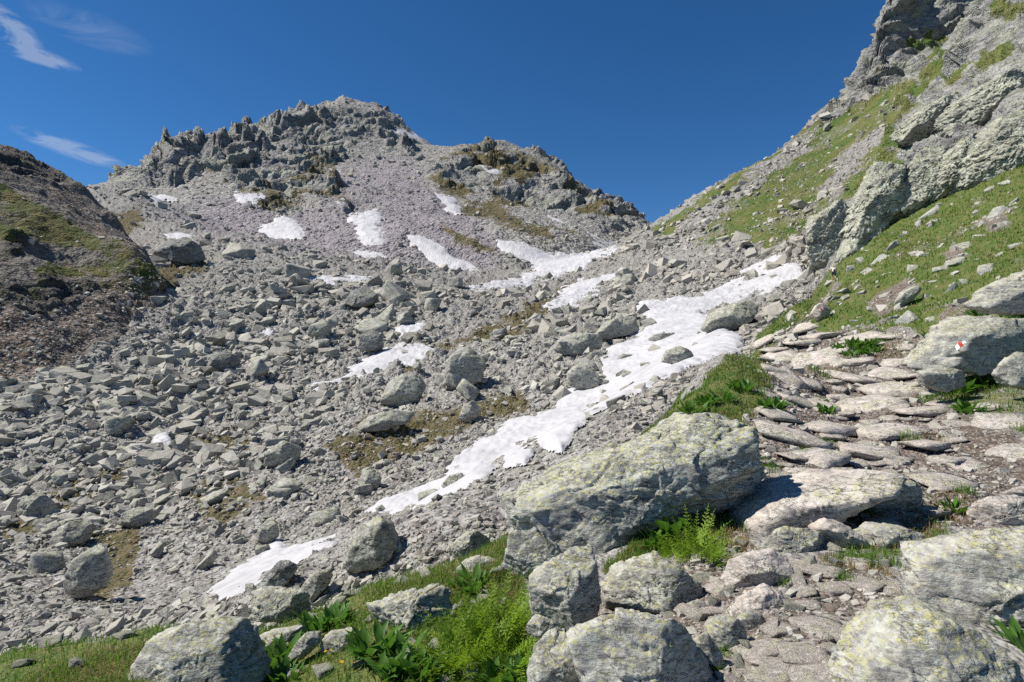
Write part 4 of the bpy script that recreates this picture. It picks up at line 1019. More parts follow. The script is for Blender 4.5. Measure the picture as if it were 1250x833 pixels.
# grit and pebbles of the path
n = 11000
p, nv, ii, jj = scatter(n, (cz == A_) * (cpath + .5 * cd_) * (cell_d < 80), rs)
px = 1.2 + rs.pareto(2.2, n) * 2.0; px = np.minimum(px, 13)
rubble('path_gravel', p, nv, px * p[:, 1] / F * .55, 1, 'pebbles', rs, tilt=.25, tint=rs.beta(4, 2.0, n), warm=np.clip(rs.normal(.25, .3, n), 0, 1))
# rocky strip between the grassy bank and the gully: handled by talus scatter (d > 9)

# ---- flat stones of the path, each its own object
PS = [chipped('path_stone', 1300 + i, 'rock_path', .34, 1.3) for i in range(16)]
spots = []
def clear(u, v, r): return all((u - a) ** 2 / (r + b) ** 2 + (v - c) ** 2 / ((r + b) * .5) ** 2 > .42 for a, c, b in spots)
hand = [(965, 535, 60, 24), (1010, 525, 55, 18), (1060, 500, 62, 16), (1010, 500, 50, 18), (1085, 460, 40, 16), (1045, 465, 50, 14), (975, 490, 45, 14), (1130, 545, 46, 18), (1080, 530, 64, 22), (1140, 440, 38, 16), (1000, 442, 46, 16), (1055, 415, 40, 14), (1040, 447, 38, 18), (1080, 480, 60, 14), (1120, 505, 44, 18),
        (1000, 560, 58, 20), (1060, 555, 50, 20), (950, 510, 40, 15), (962, 465, 36, 12), (1000, 770, 60, 24), (1040, 778, 66, 20), (930, 795, 62, 22), (980, 800, 54, 22), (1060, 800, 50, 22), (950, 770, 40, 16), (985, 740, 34, 14), (1020, 720, 34, 14), (1055, 715, 44, 14), (1095, 722, 36, 12), (1010, 755, 30, 12),
        (965, 690, 44, 22), (990, 665, 38, 22), (1005, 700, 40, 18), (1045, 690, 40, 14), (950, 825, 60, 26), (900, 820, 46, 24), (1000, 830, 56, 22), (1000, 610, 40, 14), (1155, 590, 46, 16), (1180, 570, 40, 14), (1130, 625, 40, 12), (1075, 640, 34, 12), (905, 700, 34, 16), (880, 720, 40, 22), (870, 745, 34, 20),
        (985, 400, 26, 8), (975, 420, 30, 9), (960, 440, 34, 10), (1000, 415, 30, 9), (1020, 432, 34, 10), (945, 455, 30, 9), (1105, 425, 30, 12), (1095, 445, 30, 12), (1120, 460, 32, 11), (1150, 470, 34, 13), (1200, 500, 36, 14), (1225, 520, 50, 20), (1170, 520, 30, 12), (1240, 555, 40, 12), (985, 585, 44, 14)]
for u, v, w, hh in hand: spots.append((u, v, w / 2)) 
pool = list(hand)
rr = random.Random(3)
tries = 0
while len(pool) < 165 and tries < 9000:
    tries += 1
    if rr.random() < .7: v = rr.uniform(405, 600); u = rr.uniform(930, 1170)
    else: v = rr.uniform(600, 832); u = rr.uniform(870, 1130)
    x, d, z = hit(u, v)
    i, j = cell(u, d)
    if lay.reshape(ND, NU)[i, j] != A_ or pathm.reshape(ND, NU)[i, j] < .5: continue
    w = rr.uniform(12, 34) * (1.0 if v > 560 else .8)
    if clear(u, v, w / 2): spots.append((u, v, w / 2)); pool.append((u, v, w, w * .42))
preg = [(lambda u, v: v > 735, 'flat pale stone set in the bare earth of the nearest stretch of path', 'path stones nearest the camera'),
        (lambda u, v: v > 640, 'grey stone in the tumbled steps beside the smooth flat grey slab', 'path stones of the lower steps'),
        (lambda u, v: v > 540, 'pale stone in the path around the long wedge slab', 'path stones by the wedge slab'),
        (lambda u, v: v > 470, 'flat pale stone in the middle stretch of the path above the huge boulder', 'path stones of the middle stretch'),
        (lambda u, v: True, 'flat pale stone where the path narrows toward the walker', 'path stones of the far stretch')]
for k, (u, v, w, hh) in enumerate(pool):
    x, d, z = hit(u, v)
    src = PS[k % len(PS)]; o = src if k < len(PS) else src.copy()
    if k >= len(PS): COL.objects.link(o)
    s = w * d / F * (.56 if v > 640 else .70)
    i, j = cell(u, d)
    R = rot_mats(1, rs, .07, N0[i, j][None])[0]
    Mx = np.eye(4); Mx[:3, :3] = R * s; Mx[:3, 3] = (x, d, z + s * .05)
    o.matrix_world = Matrix(Mx.tolist())
    for f, lab, g in preg:
        if f(u, v): tag(o, lab, 'path stone', g); break

TS = [chipped('stone', 1500 + i, 'rock_far2', .8) for i in range(6)]
turf = [(1075, 318, 26, 9), (1092, 300, 22, 8), (1060, 332, 24, 8), (1044, 346, 22, 7), (1030, 358, 22, 7), (1018, 366, 18, 6), (1108, 285, 20, 8), (1120, 273, 18, 7), (1135, 262, 22, 8), (1148, 250, 18, 7), (1040, 330, 16, 6), (1052, 318, 14, 5), (1150, 330, 24, 9), (1165, 318, 20, 8), (1180, 300, 26, 8), (1195, 288, 18, 7), (1140, 345, 20, 8), (1205, 330, 22, 9), (1222, 310, 18, 8),
        (1236, 250, 26, 10), (1216, 262, 22, 9), (1195, 250, 16, 7), (1130, 312, 18, 7), (1115, 330, 18, 7), (1160, 355, 24, 10), (1132, 362, 22, 10), (1080, 362, 22, 9), (1065, 378, 22, 9), (1045, 392, 22, 9), (1110, 392, 26, 10), (1140, 390, 22, 10), (1090, 388, 18, 8), (1240, 300, 20, 9), (1230, 225, 24, 9), (1210, 232, 16, 7), (1178, 345, 16, 7), (1170, 372, 18, 8)]
for k, (u, v, w, hh) in enumerate(turf):
    x, d, z = hit(u, v); o = TS[k % 6] if k < 6 else TS[k % 6].copy()
    if k >= 6: COL.objects.link(o)
    s = w * d / F * .55 * rr.uniform(.55, 1.25); Mx = np.eye(4); i, j = cell(u, d)
    Mx[:3, :3] = rot_mats(1, rs, .4, N0[i, j][None])[0] * s; Mx[:3, 3] = (x, d, z - s * .22); o.matrix_world = Matrix(Mx.tolist())
    if k < 12: tag(o, 'pale rock in the stony rib that climbs right from the walker', 'rock', 'rocks of the rib by the walker')
    else: tag(o, 'grey rock half sunk in the steep turf right of the path', 'rock', 'rocks in the right-hand turf')

# angular stones tumbled among the big blocks left of the path
US = [chipped('stone', 1700 + i, 'rock_hero' if i % 2 else 'rock_path') for i in range(10)]
tb = [(842, 722, 34), (858, 708, 26), (848, 752, 30), (876, 778, 26), (893, 790, 30), (915, 792, 26), (905, 762, 22), (872, 742, 24), (945, 765, 24), (968, 745, 24), (975, 715, 26), (985, 690, 30), (960, 662, 22), (1020, 690, 22), (905, 665, 20), (870, 690, 18), (925, 700, 20), (900, 812, 26), (930, 820, 24), (865, 835, 22), (895, 838, 26), (1000, 735, 18), (945, 735, 20), (1018, 672, 18), (830, 745, 18), (815, 752, 16), (700, 778, 18), (640, 745, 16), (615, 735, 16), (1080, 690, 18), (1100, 705, 16), (918, 690, 16), (942, 800, 18), (888, 725, 20), (860, 800, 22)]
for k, (u, v, w) in enumerate(tb):
    x, d, z = hit(u, min(v, 832)); o = US[k % 10] if k < 10 else US[k % 10].copy()
    if k >= 10: COL.objects.link(o)
    s = w * d / F * .58; Mx = np.eye(4); Mx[:3, :3] = rot_mats(1, rs, .35)[0] * s; Mx[:3, 3] = (x, d, z + s * .12); o.matrix_world = Matrix(Mx.tolist())
    tag(o, 'angular stone tumbled among the big blocks between the fern clump and the path', 'rock', 'tumbled stones left of the path')

# half-buried stones of the lower grass
GS = [chipped('stone', 1900 + i, 'rock_hero', .7) for i in range(6)]
gs = [(60, 790, 26), (95, 815, 20), (30, 812, 18), (120, 770, 18), (150, 778, 22), (255, 742, 20), (330, 748, 16), (410, 742, 24), (430, 728, 18), (380, 758, 16), (415, 792, 22), (440, 812, 20), (470, 795, 16), (505, 800, 26), (530, 792, 18), (395, 822, 26), (360, 825, 20), (560, 745, 20), (520, 705, 22), (490, 712, 16), (585, 735, 24), (605, 700, 18), (570, 760, 18), (450, 760, 14), (340, 775, 16), (545, 830, 22)]
for k, (u, v, w) in enumerate(gs):
    x, d, z = hit(u, v); o = GS[k] if k < 6 else GS[k % 6].copy()
    if k >= 6: COL.objects.link(o)
    s = w * d / F * .6; Mx = np.eye(4); Mx[:3, :3] = rot_mats(1, rs, .25)[0] * s; Mx[:3, 3] = (x, d, z + s * .22); o.matrix_world = Matrix(Mx.tolist())
    tag(o, 'small grey stone half buried in the lower grass', 'rock', 'stones in the lower grass')
# ------------------------------------------------------------------ grass, plants
def blades(name, p, h, wd, mat, rs, lean=.5):
    n = len(p); yaw = rs.uniform(0, 6.283, n); ben = np.abs(rs.normal(0, lean, n)) + .08
    ca, sa = np.cos(yaw), np.sin(yaw)
    side = np.stack([-sa, ca, np.zeros(n)], 1) * (wd * .5)[:, None]; out = np.stack([ca, sa, np.zeros(n)], 1)
    up = np.array((0, 0, 1.0))
    V = np.empty((n, 5, 3))
    m = p + up * (h * .55)[:, None] + out * (h * ben * .25)[:, None]
    t = p + up * (h * (1 - ben * .35))[:, None] + out * (h * ben * .85)[:, None]
    V[:, 0] = p - side; V[:, 1] = p + side; V[:, 2] = m - side * .75; V[:, 3] = m + side * .75; V[:, 4] = t
    b = np.arange(n)[:, None] * 5
    tint = np.clip(rs.normal(.45, .28, n), 0, 1)
    o = put(name, V.reshape(-1, 3), [b + np.array([[0, 1, 3, 2]]), b + np.array([[2, 3, 4]])], M[mat], attrs={'tint': np.repeat(tint, 5)})
    return tag(o, kind='stuff')
rs = np.random.default_rng(21)
n = 190000
gw = (cz == A_) * sstep(.3, .7, cg) * (1 - .8 * cpath) * (cell_d < 95) * (cell_d > 1.2) * (.25 + sstep(-.35, .25, cellv(w3) * .6 + cellv(w1) * .5))
p, nv, ii, jj = scatter(n, gw, rs)
d = p[:, 1]
h_ = (.06 + .0036 * np.minimum(d, 50)) * rs.uniform(.5, 1.35, n) * (1 + .5 * (rs.random(n) < .08))
blades('grass', p - np.array((0, 0, .01)), h_, np.maximum(.0035, d * .0013) * rs.uniform(.6, 1.3, n), 'grass', rs)
n = 60000
p, nv, ii, jj = scatter(n, (cz == A_) * (cell_d < 90) * (cell_d > 1.5) * (sstep(.2, .7, cg) * (1 - cpath) * (.05 + sstep(.1, .5, cellv(w1)))), rs)
d = p[:, 1]
blades('dry_grass', p - np.array((0, 0, .01)), (.05 + .0035 * d) * rs.uniform(.5, 1.2, n), np.maximum(.003, d * .0012), 'drygrass', rs, .8)
def tuft_clump(pts, dens, mat, name, hh):
    P_, H_ = [], []
    for u, v, r in pts:
        x, d, z = hit(u, v)
        R = r * d / F; k = int(dens * r * r / 40) + 20
        a = rs.uniform(0, 6.283, k); q = R * np.sqrt(rs.random(k))
        for aa, qq in zip(a, q):
            X, Y = x + qq * math.cos(aa), d + qq * math.sin(aa) * 1.6
            P_.append((X, Y, zat(X, Y) - .01)); H_.append(hh * rs.uniform(.5, 1.2) * (d / 4) ** .4)
    P_ = np.array(P_); H_ = np.array(H_)
    blades(name, P_, H_, np.maximum(.004, P_[:, 1] * .0013), mat, rs, .6)
tuft_clump([(885, 655, 26), (870, 640, 20), (905, 672, 16), (1040, 625, 26), (1090, 622, 22), (1120, 640, 18), (1150, 630, 20), (1165, 610, 16), (1020, 690, 18), (1075, 700, 16), (1090, 665, 16), (1055, 665, 12), (1130, 660, 14), (1110, 430, 22), (1085, 436, 18), (1020, 455, 12), (1090, 530, 12), (1140, 535, 14)], 16, 'drygrass', 'dry_grass', .075)
tuft_clump([(880, 630, 22), (905, 645, 14), (850, 672, 22), (790, 690, 20), (750, 695, 12), (1000, 455, 12), (940, 575, 16), (1055, 628, 14), (1100, 610, 14), (1005, 545, 12), (985, 555, 8), (1000, 440, 12), (1170, 600, 14), (1030, 710, 12), (1060, 690, 12), (1075, 590, 10), (1110, 540, 10), (950, 700, 10), (955, 712, 10), (885, 802, 8), (870, 818, 12), (1090, 690, 12), (1150, 490, 22), (1190, 475, 22), (1210, 500, 16), (1170, 460, 16), (1230, 470, 14), (1240, 400, 16), (1190, 384, 16), (1050, 425, 14), (1080, 415, 12)], 18, 'grass', 'grass', .10)

def leafy(seed, n=15, L=.145, wid=.30, spread=.75):
    q = np.random.default_rng(seed); Vs, Fs, T = [], [], []; off = 0
    for k in range(n):
        a = q.uniform(0, 6.283); ll = L * q.uniform(.65, 1.15); el = q.uniform(.65, 1.5) ; ben = q.uniform(.4, 1.1) * spread
        w = ll * wid * q.uniform(.8, 1.2); out = np.array((math.cos(a), math.sin(a), 0)); sd_ = np.array((-math.sin(a), math.cos(a), 0))
        base = out * q.uniform(0, .55) * L + sd_ * q.normal() * .25 * L
        pos = base.copy(); ang = el
        prof = (.14, .55, .92, 1.0, .72, .32, .0)
        for s, pr in enumerate(prof):
            fold = np.array((0, 0, 1.0)) * w * .22 * pr
            Vs += [pos - sd_ * w * .5 * pr + fold, pos, pos + sd_ * w * .5 * pr + fold]
            pos = pos + (out * math.cos(ang) + np.array((0, 0, 1)) * math.sin(ang)) * ll / 6; ang -= ben / 5
        for s in range(6):
            b = off + s * 3; Fs += [(b, b + 1, b + 4, b + 3), (b + 1, b + 2, b + 5, b + 4)]
        off += 21; T += [float(np.clip(q.normal(.5, .25), 0, 1))] * 21
    return np.array(Vs), np.array(Fs), np.array(T)
def fern(seed, n=30, L=.3):
    q = np.random.default_rng(seed); Vs, Fs, T = [], [], []; off = 0
    for k in range(n):
        a = q.uniform(0, 6.283); ll = L * q.uniform(.6, 1.15); el = q.uniform(.75, 1.5); ben = q.uniform(.3, 1.2)
        out = np.array((math.cos(a), math.sin(a), 0)); sd_ = np.array((-math.sin(a), math.cos(a), 0))
        pos = out * q.uniform(0, .38) * L + sd_ * q.normal() * .1 * L; ang = el; N_ = 13
        tt = float(np.clip(q.normal(.5, .28), 0, 1))
        for s in range(N_):
            t = s / N_; dr = out * math.cos(ang) + np.array((0, 0, 1)) * math.sin(ang)
            nx = pos + dr * ll / N_; ang -= ben / N_
            if s > 1:
                w = ll * .17 * (1 - t) ** .7 * q.uniform(.8, 1.2)
                for sg in (-1, 1):
                    ld = sd_ * sg * .85 + dr * .5 + np.array((0, 0, .25)) * q.normal(.2, .8)
                    tip = pos + ld * w; wv = dr * w * .22
                    Vs += [pos, pos + ld * w * .5 - wv, tip, pos + ld * w * .5 + wv]; Fs.append((off, off + 1, off + 2, off + 3)); off += 4; T += [tt] * 4
            Vs += [pos - sd_ * .0012, pos + sd_ * .0012, nx + sd_ * .001, nx - sd_ * .001]; Fs.append((off, off + 1, off + 2, off + 3)); off += 4; T += [tt * .5] * 4
            pos = nx
    return np.array(Vs), np.array(Fs), np.array(T)
LM = [put('leafy_plant', *leafy(400 + i, n=22 + 4 * i)[:2], M['leaf'], smooth=True, attrs={'tint': leafy(400 + i, n=22 + 4 * i)[2]}) for i in range(5)]
LEAFY = [(330, 815, 46, 'leafy green plant in the grass right of the wide grey slab', None), (352, 806, 40, 'leafy green plant behind the narrow upright slab in the grass', None), (388, 772, 40, 'leafy green plant by the thin slab in the grass', None), (410, 762, 34, 'leafy green plant behind the flat lichened slab', None),
 (455, 800, 52, 'leafy green plant in front of the rugged layered rock', None), (490, 815, 50, 'leafy green plant at the bottom left of the fern clump', None), (470, 830, 40, None, 'b'), (520, 825, 46, None, 'b'), (645, 838, 50, 'leafy green plant at the foot of the squarish mottled block', None), (610, 842, 46, None, 'b'),
 (575, 720, 40, 'leafy green plant under the pale ragged rock by the bank', None), (260, 838, 40, 'leafy green plant in front of the wide grey slab', None), (225, 842, 36, 'leafy green plant at the bottom edge left under the wide grey slab', None), (300, 838, 34, None, 'c'), (345, 838, 40, None, 'c'),
 (825, 650, 56, 'broad-leaved plant under the overhang of the huge boulder', None), (800, 668, 36, 'small leafy plant beside the broad-leaved plant under the huge boulder', None), (1047, 428, 22, 'leafy plant among stones at the top of the path bend', None), (1060, 424, 18, None, 'd'), (1025, 430, 15, None, 'd'), (1038, 436, 15, None, 'd'), (1053, 434, 16, None, 'd'), (1070, 430, 14, None, 'd'),
 (940, 502, 30, 'leafy plant at the path-side end of the grassy bank', None), (905, 478, 26, 'leafy plant in the middle of the grassy bank', None), (882, 492, 24, 'leafy plant on the grassy bank above the huge boulder', None), (860, 496, 24, None, 'e'), (845, 505, 24, None, 'e'), (1165, 482, 34, 'leafy plant below the trail-mark boulder', None), (1195, 474, 26, None, 'f'), (1150, 462, 22, None, 'f'), (1180, 505, 26, None, 'f'),
 (1240, 390, 26, 'leafy plant between the two lichened boulders at the right edge', None), (1200, 388, 24, 'leafy plant behind the trail-mark boulder', None), (1145, 418, 22, None, 'f'), (1248, 790, 40, 'leafy plant at the right edge beside the bottom right boulder', None), (1074, 664, 24, 'small bright plant on the broad rounded slab', None), (1165, 625, 26, 'leafy plant in the turf above the right-hand boulder', None), (1008, 505, 20, 'small plant between slabs in the middle of the path', None), (1003, 495, 14, 'tiny plant in the middle stretch of the path', None),
 (695, 830, 30, 'climbing leafy plant between the two bottom-edge boulders', None), (700, 800, 26, None, 'g'), (660, 705, 20, 'small plant growing from the knobbly rock under the huge boulder', None), (955, 640, 18, 'sprig at the front of the low rough rock', None)]
GL = {'b': ('leafy green plant at the bottom edge around the fern clump', 'leafy plants around the fern clump'), 'c': ('leafy green plant at the bottom edge right of the wide grey slab', 'leafy plants by the wide slab'), 'd': ('small leafy plant in the stones near the path bend', 'leafy plants at the path bend'),
      'e': ('small leafy plant at the near end of the grassy bank', 'leafy plants on the grassy bank'), 'f': ('small leafy plant around the trail-mark boulder', 'leafy plants by the trail-mark boulder'), 'g': ('small plant in the crack left of the broad purple-grey boulder', 'plants in the boulder crack')}
def place(o, u, v, hpx, k, real, dz=-.01):
    x, d, z = hit(u, min(v, 832))
    if v > 832: d = d - (v - 832) * .004; x = (u - CU) / F * d; z = zat(x, d)
    s = hpx * d / F / real
    o.location = (x, d, z + dz); o.rotation_euler = (0, 0, k * 2.4); o.scale = (s, s, s)
for k, (u, v, hp, lab, g) in enumerate(LEAFY):
    o = LM[k % 5] if k < 5 else LM[k % 5].copy()
    if k >= 5: COL.objects.link(o)
    place(o, u, v, hp, k, .19)
    if lab: tag(o, lab, 'plant')
    else: tag(o, GL[g][0], 'plant', GL[g][1])
    if not lab: o['label'] = GL[g][0]
    elif 'group' in o: del o['group']
FM = [put('fern', *fern(500 + i)[:2], M['fern'], attrs={'tint': fern(500 + i)[2]}) for i in range(3)]
FERN = [(560, 815, 62, 'bright green fern at the left of the large clump'), (592, 812, 78, 'bright green fern in the middle of the large clump'), (625, 815, 74, 'bright green fern in the large clump next to the squarish block'), (575, 780, 56, 'bright green fern at the upper left of the large clump'), (610, 775, 66, 'bright green fern in the upper middle of the large clump'), (640, 765, 66, 'bright green fern leaning on the upright block'), (655, 728, 36, 'green fern above the large clump under the knobbly rock'), (535, 822, 44, 'low bright fern at the foot of the large clump'), (600, 838, 44, 'bright fern at the front of the large clump, on the bottom edge'), (845, 680, 54, 'bright green fern under the huge boulder beside the broad-leaved plant'), (870, 688, 40, 'bright green fern by the dry tan grass under the huge boulder'), (820, 684, 36, 'small bright fern at the left of the pair under the huge boulder')]
for k, (u, v, hp, lab) in enumerate(FERN):
    o = FM[k % 3] if k < 3 else FM[k % 3].copy()
    if k >= 3: COL.objects.link(o)
    place(o, u, v, hp, k, .28); tag(o, lab, 'fern')
# little yellow flowers in the lower grass
yf = plain('yellow_petal', (.75, .50, .02)); st_ = plain('flower_stem', (.06, .12, .02))
def flower():
    root = bpy.data.objects.new('yellow_flower', None); COL.objects.link(root); root.empty_display_size = .02
    V, Fc = [], []
    for k in range(8):
        a = k * math.pi / 4; c, s = math.cos(a), math.sin(a); b = len(V)
        V += [(0, 0, .075), (c * .007 - s * .004, s * .007 + c * .004, .080), (c * .014, s * .014, .078), (c * .007 + s * .004, s * .007 - c * .004, .080)]; Fc.append((b, b + 1, b + 2, b + 3))
    put('petals', V, np.array(Fc), yf, parent=root)
    V = [(.0015 * math.cos(a), .0015 * math.sin(a), z) for z in (0, .075) for a in (0, 2.1, 4.2)]
    put('stem', V, np.array([(0, 1, 4, 3), (1, 2, 5, 4), (2, 0, 3, 5)]), st_, parent=root)
    return root
f0 = flower(); ch = list(f0.children)
for k, (u, v) in enumerate([(401, 808), (419, 818), (429, 820), (400, 806), (435, 812), (412, 824)]):
    r = f0 if k == 0 else f0.copy()
    if k:
        COL.objects.link(r)
        for c in ch:
            cc = c.copy(); COL.objects.link(cc); cc.parent = r
    x, d, z = hit(u, v); r.location = (x, d, z); r.rotation_euler = (.2 * math.sin(k), -.3, k)
    tag(r, 'tiny yellow flower in the lower grass near the bottom edge', 'flower', 'yellow flowers in the grass')

# ------------------------------------------------------------------ the walker
def skin(name, V, E, R, mat, parent, sub=2, root=0):
    me = bpy.data.meshes.new(name); me.from_pydata(V, E, []); o = bpy.data.objects.new(name, me); COL.objects.link(o)
    md = o.modifiers.new('s', 'SKIN'); md.use_smooth_shade = True
    for i, r in enumerate(R): me.skin_vertices[0].data[i].radius = (r, r) if not isinstance(r, tuple) else r
    for i in range(len(V)): me.skin_vertices[0].data[i].use_root = (i == root)
    s2 = o.modifiers.new('u', 'SUBSURF'); s2.levels = sub; s2.render_levels = sub
    dg = bpy.context.evaluated_depsgraph_get()
    m2 = bpy.data.meshes.new_from_object(o.evaluated_get(dg)); m2.name = name
    bpy.data.objects.remove(o); bpy.data.meshes.remove(me)
    m2.materials.clear(); m2.materials.append(mat)
    for pl in m2.polygons: pl.use_smooth = True
    o = bpy.data.objects.new(name, m2); COL.objects.link(o); o.parent = parent
    return o
skinm = plain('skin', (.50, .30, .22)); shirt = plain('pale_shirt', (.8, .79, .76)); shorts = plain('dark_shorts', (.05, .055, .07)); packm = plain('navy_pack', (.05, .06, .09)); packg = plain('grey_pack_lid', (.30, .33, .36)); capm = plain('white_cap', (.75, .74, .70)); shoe = plain('brown_boot', (.09, .07, .05)); blue = plain('blue_pole', (.05, .16, .42), .4); blk = plain('black_grip', (.03, .03, .03))
per = bpy.data.objects.new('person', None); COL.objects.link(per); per.empty_display_size = .2
tag(per, 'walker in a pale shirt with a rucksack and poles, heading up the trail', 'person')
# facing +Y (away), stooped, mid-stride
V = [(0, 0, .92), (0, .05, 1.12), (0, .13, 1.34), (0, .17, 1.45), (0, .22, 1.53), (0, .25, 1.63),
     (-.11, .0, .88), (-.12, .14, .50), (-.12, .10, .09), (-.12, .22, .04), (.11, 0, .88), (.12, -.04, .48), (.12, -.26, .14), (.12, -.16, .06),
     (-.19, .14, 1.40), (-.30, .10, 1.14), (-.30, .32, 1.02), (.19, .14, 1.40), (.31, .06, 1.14), (.32, .26, 1.00)]
E = [(0, 1), (1, 2), (2, 3), (3, 4), (4, 5), (0, 6), (6, 7), (7, 8), (8, 9), (0, 10), (10, 11), (11, 12), (12, 13), (2, 14), (14, 15), (15, 16), (2, 17), (17, 18), (18, 19)]
R = [.13, .125, .15, .06, .085, .08, .09, .058, .042, .035, .09, .058, .042, .035, .062, .044, .034, .062, .044, .034]
body = skin('body', V, E, R, skinm, per)
skin('shirt', [V[0], V[1], V[2], V[14], (-.25, .12, 1.26), V[17], (.25, .10, 1.26)], [(0, 1), (1, 2), (2, 3), (3, 4), (2, 5), (5, 6)], [.145, .145, .168, .078, .068, .078, .068], shirt, per)
skin('shorts', [(0, 0, .95), V[6], (-.118, .10, .58), V[10], (.118, -.03, .58)], [(0, 1), (1, 2), (0, 3), (3, 4)], [.15, .108, .088, .108, .088], shorts, per)
skin('cap', [(0, .22, 1.62), (0, .25, 1.68), (0, .36, 1.62)], [(0, 1), (1, 2)], [.10, .075, .04], capm, per)
for sgn, a in ((-1, (V[8], V[9])), (1, (V[12], V[13]))): skin('boot', [a[0], a[1], (a[1][0], a[1][1] + .08, a[1][2])], [(0, 1), (1, 2)], [.055, .05, .04], shoe, per)
for i_ in (16, 19):
    b = V[i_]; s = -1 if i_ == 16 else 1
    for k in range(4): skin('finger', [(b[0] + (k - 1.5) * .016, b[1] + .02, b[2]), (b[0] + (k - 1.5) * .018, b[1] + .075, b[2] - .01), (b[0] + (k - 1.5) * .016, b[1] + .07, b[2] - .05)], [(0, 1), (1, 2)], [.010, .009, .008], skinm, per, 1)
    skin('thumb', [(b[0] - s * .02, b[1] + .01, b[2]), (b[0] - s * .045, b[1] + .045, b[2] + .005), (b[0] - s * .03, b[1] + .075, b[2] - .01)], [(0, 1), (1, 2)], [.011, .010, .009], skinm, per, 1)
hx, hd, hz = hit(1018, 345, 52)
pk = bpy.data.objects.new('rucksack', None); COL.objects.link(pk); tag(pk, 'navy rucksack with a grey lid on the back of the walker', 'rucksack')
skin('pack_body', [(0, -.12, 1.00), (0, -.09, 1.10), (0, -.05, 1.2)], [(0, 1), (1, 2)], [(.11, .08), (.12, .085), (.10, .08)], packm, pk)
skin('pack_lid', [(-.05, -.03, 1.26), (.05, -.03, 1.26)], [(0, 1)], [.06, .06], packg, pk)
for s in (-1, 1): skin('shoulder_strap', [(s * .09, .0, 1.42), (s * .10, .16, 1.53), (s * .11, .27, 1.40), (s * .12, .22, 1.15)], [(0, 1), (1, 2), (2, 3)], [.02, .02, .02, .018], packm, pk)
poles = []
for b, lab in ((V[16], 'blue trekking pole in the left hand of the walker'), (V[19], 'blue trekking pole in the right hand of the walker')):
    pr = bpy.data.objects.new('trekking_pole', None); COL.objects.link(pr); tag(pr, lab, 'trekking pole', 'trekking poles of the walker'); poles.append(pr)
    top = Vector((b[0], b[1] + .06, b[2] + .05)); tip = Vector((b[0] * 1.25, b[1] - .02, .02))
    skin('shaft', [tuple(top), tuple((top + tip) / 2), tuple(tip)], [(0, 1), (1, 2)], [.018, .016, .012], blue, pr, 1)
    skin('grip', [tuple(top + Vector((0, 0, .04))), tuple(top - Vector((0, 0, .09)))], [(0, 1)], [.022, .020], blk, pr, 1)
print('WALKER', hx, hd, hz)
for o in [per, pk] + poles: o.location = (hx, hd, hz + .02); o.rotation_euler = (0, 0, math.radians(-12))
# ------------------------------------------------------------------ camera, light, sky
cam = bpy.data.objects.new('camera', bpy.data.cameras.new('camera')); COL.objects.link(cam)
cam.data.lens = 20; cam.data.sensor_width = 36; cam.data.sensor_fit = 'HORIZONTAL'
cam.data.clip_start = .1; cam.data.clip_end = 6000
cam.rotation_euler = (math.pi / 2, 0, 0)
sc.camera = cam
SUN_EL, SUN_AZ = math.radians(50), math.radians(-87)      # azimuth from +Y, negative = left
sd = np.array((math.sin(SUN_AZ) * math.cos(SUN_EL), math.cos(SUN_AZ) * math.cos(SUN_EL), math.sin(SUN_EL)))
from mathutils import Vector
sl = bpy.data.lights.new('sun', 'SUN'); sl.energy = 4.6; sl.angle = math.radians(.53); sl.color = (1, .94, .855)
so = bpy.data.objects.new('sun', sl); COL.objects.link(so)
so.rotation_euler = Vector(sd).to_track_quat('Z', 'Y').to_euler()
wd = bpy.data.worlds.new('World'); sc.world = wd; wd.use_nodes = True
nt = wd.node_tree; nt.nodes.clear()
wo = nt.nodes.new('ShaderNodeOutputWorld'); bg = nt.nodes.new('ShaderNodeBackground'); sk = nt.nodes.new('ShaderNodeTexSky')
sk.sky_type = 'NISHITA'; sk.sun_disc = False; sk.sun_elevation = SUN_EL; sk.sun_rotation = SUN_AZ
sk.altitude = 2400; sk.air_density = 1.0; sk.dust_density = 0.0; sk.ozone_density = 6.0
bg.inputs[1].default_value = .068
nt.links.new(sk.outputs[0], bg.inputs[0]); nt.links.new(bg.outputs[0], wo.inputs[0])
sc.view_settings.view_transform = 'Standard'; sc.view_settings.look = 'None'
sc.view_settings.exposure = 0.62; sc.view_settings.gamma = 1; sc.view_settings.use_curve_mapping = False
sc.cycles.use_denoising = False
sc.cycles.max_bounces = 5; sc.cycles.diffuse_bounces = 3
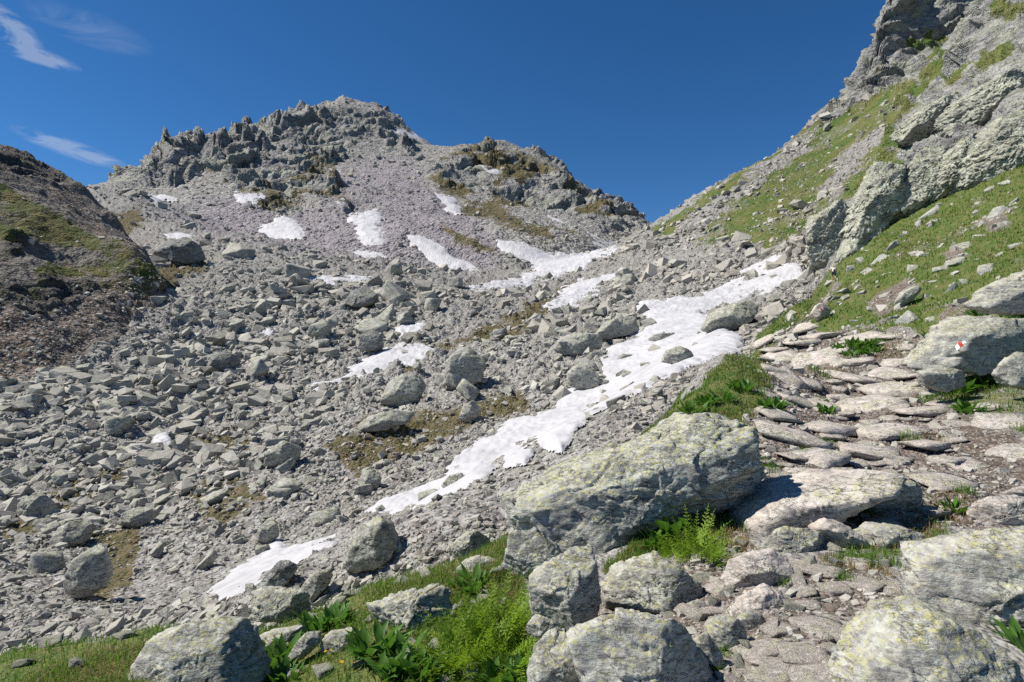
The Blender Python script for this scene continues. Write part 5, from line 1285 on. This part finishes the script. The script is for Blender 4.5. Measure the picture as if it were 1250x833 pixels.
# thin cirrus, a property of the sky in the direction where it hangs
tcw = nt.nodes.new('ShaderNodeTexCoord')
def wn(op, a, b=None):
    n = nt.nodes.new('ShaderNodeMath'); n.operation = op
    for s, v in zip(n.inputs, (a, b)):
        if v is None: continue
        if hasattr(v, 'is_output'): nt.links.new(v, s)
        else: s.default_value = v
    return n.outputs[0]
cloud = None
for u, v, ru, rv, st, k in ((12, 35, 40, 20, .6, 1.0), (40, 66, 50, 11, .1, 1.0), (88, 182, 62, 12, .22, .95), (110, 35, 70, 22, .1, .25)):
    c = nrm(((u - CU) / F, 1, (CV - v) / F)); ex = nrm(np.cross(c, (0, 0, 1))); ey = np.cross(ex, c)
    r1 = nrm(ex * math.cos(st) - ey * math.sin(st)); r2 = np.cross(r1, c)
    def dot(vec):
        n = nt.nodes.new('ShaderNodeVectorMath'); n.operation = 'DOT_PRODUCT'; nt.links.new(tcw.outputs['Generated'], n.inputs[0]); n.inputs[1].default_value = tuple(vec); return n.outputs['Value']
    cc = float(np.linalg.norm(((u - CU) / F, 1, (CV - v) / F)))
    a = wn('DIVIDE', dot(r1), ru / F / cc); b = wn('DIVIDE', dot(r2), rv / F / cc)
    e = wn('SUBTRACT', 1.0, wn('ADD', wn('MULTIPLY', a, a), wn('MULTIPLY', b, b)))
    e = wn('MULTIPLY', wn('MAXIMUM', e, 0.0), k)
    cloud = e if cloud is None else wn('MAXIMUM', cloud, e)
mp = nt.nodes.new('ShaderNodeMapping'); mp.inputs['Scale'].default_value = (9, 9, 26); mp.inputs['Rotation'].default_value = (0, .25, 0)
nt.links.new(tcw.outputs['Generated'], mp.inputs[0])
nz = nt.nodes.new('ShaderNodeTexNoise'); nz.inputs['Scale'].default_value = 1.6; nz.inputs['Detail'].default_value = 8; nz.inputs['Roughness'].default_value = .62; nz.inputs['Distortion'].default_value = .9
nt.links.new(mp.outputs[0], nz.inputs[0])
mr = nt.nodes.new('ShaderNodeMapRange'); mr.inputs['From Min'].default_value = .40; mr.inputs['From Max'].default_value = .78; nt.links.new(nz.outputs[0], mr.inputs[0])
fac = wn('MINIMUM', wn('MULTIPLY', wn('MULTIPLY', cloud, mr.outputs[0]), 1.0), .30)
hs = nt.nodes.new('ShaderNodeHueSaturation'); hs.inputs['Saturation'].default_value = 1.2; nt.links.new(sk.outputs[0], hs.inputs['Color'])
mx = nt.nodes.new('ShaderNodeMix'); mx.data_type = 'RGBA'; nt.links.new(fac, mx.inputs[0]); nt.links.new(hs.outputs[0], mx.inputs[6]); mx.inputs[7].default_value = (6.5, 7.0, 7.6, 1)
nt.links.new(mx.outputs[2], bg.inputs[0])
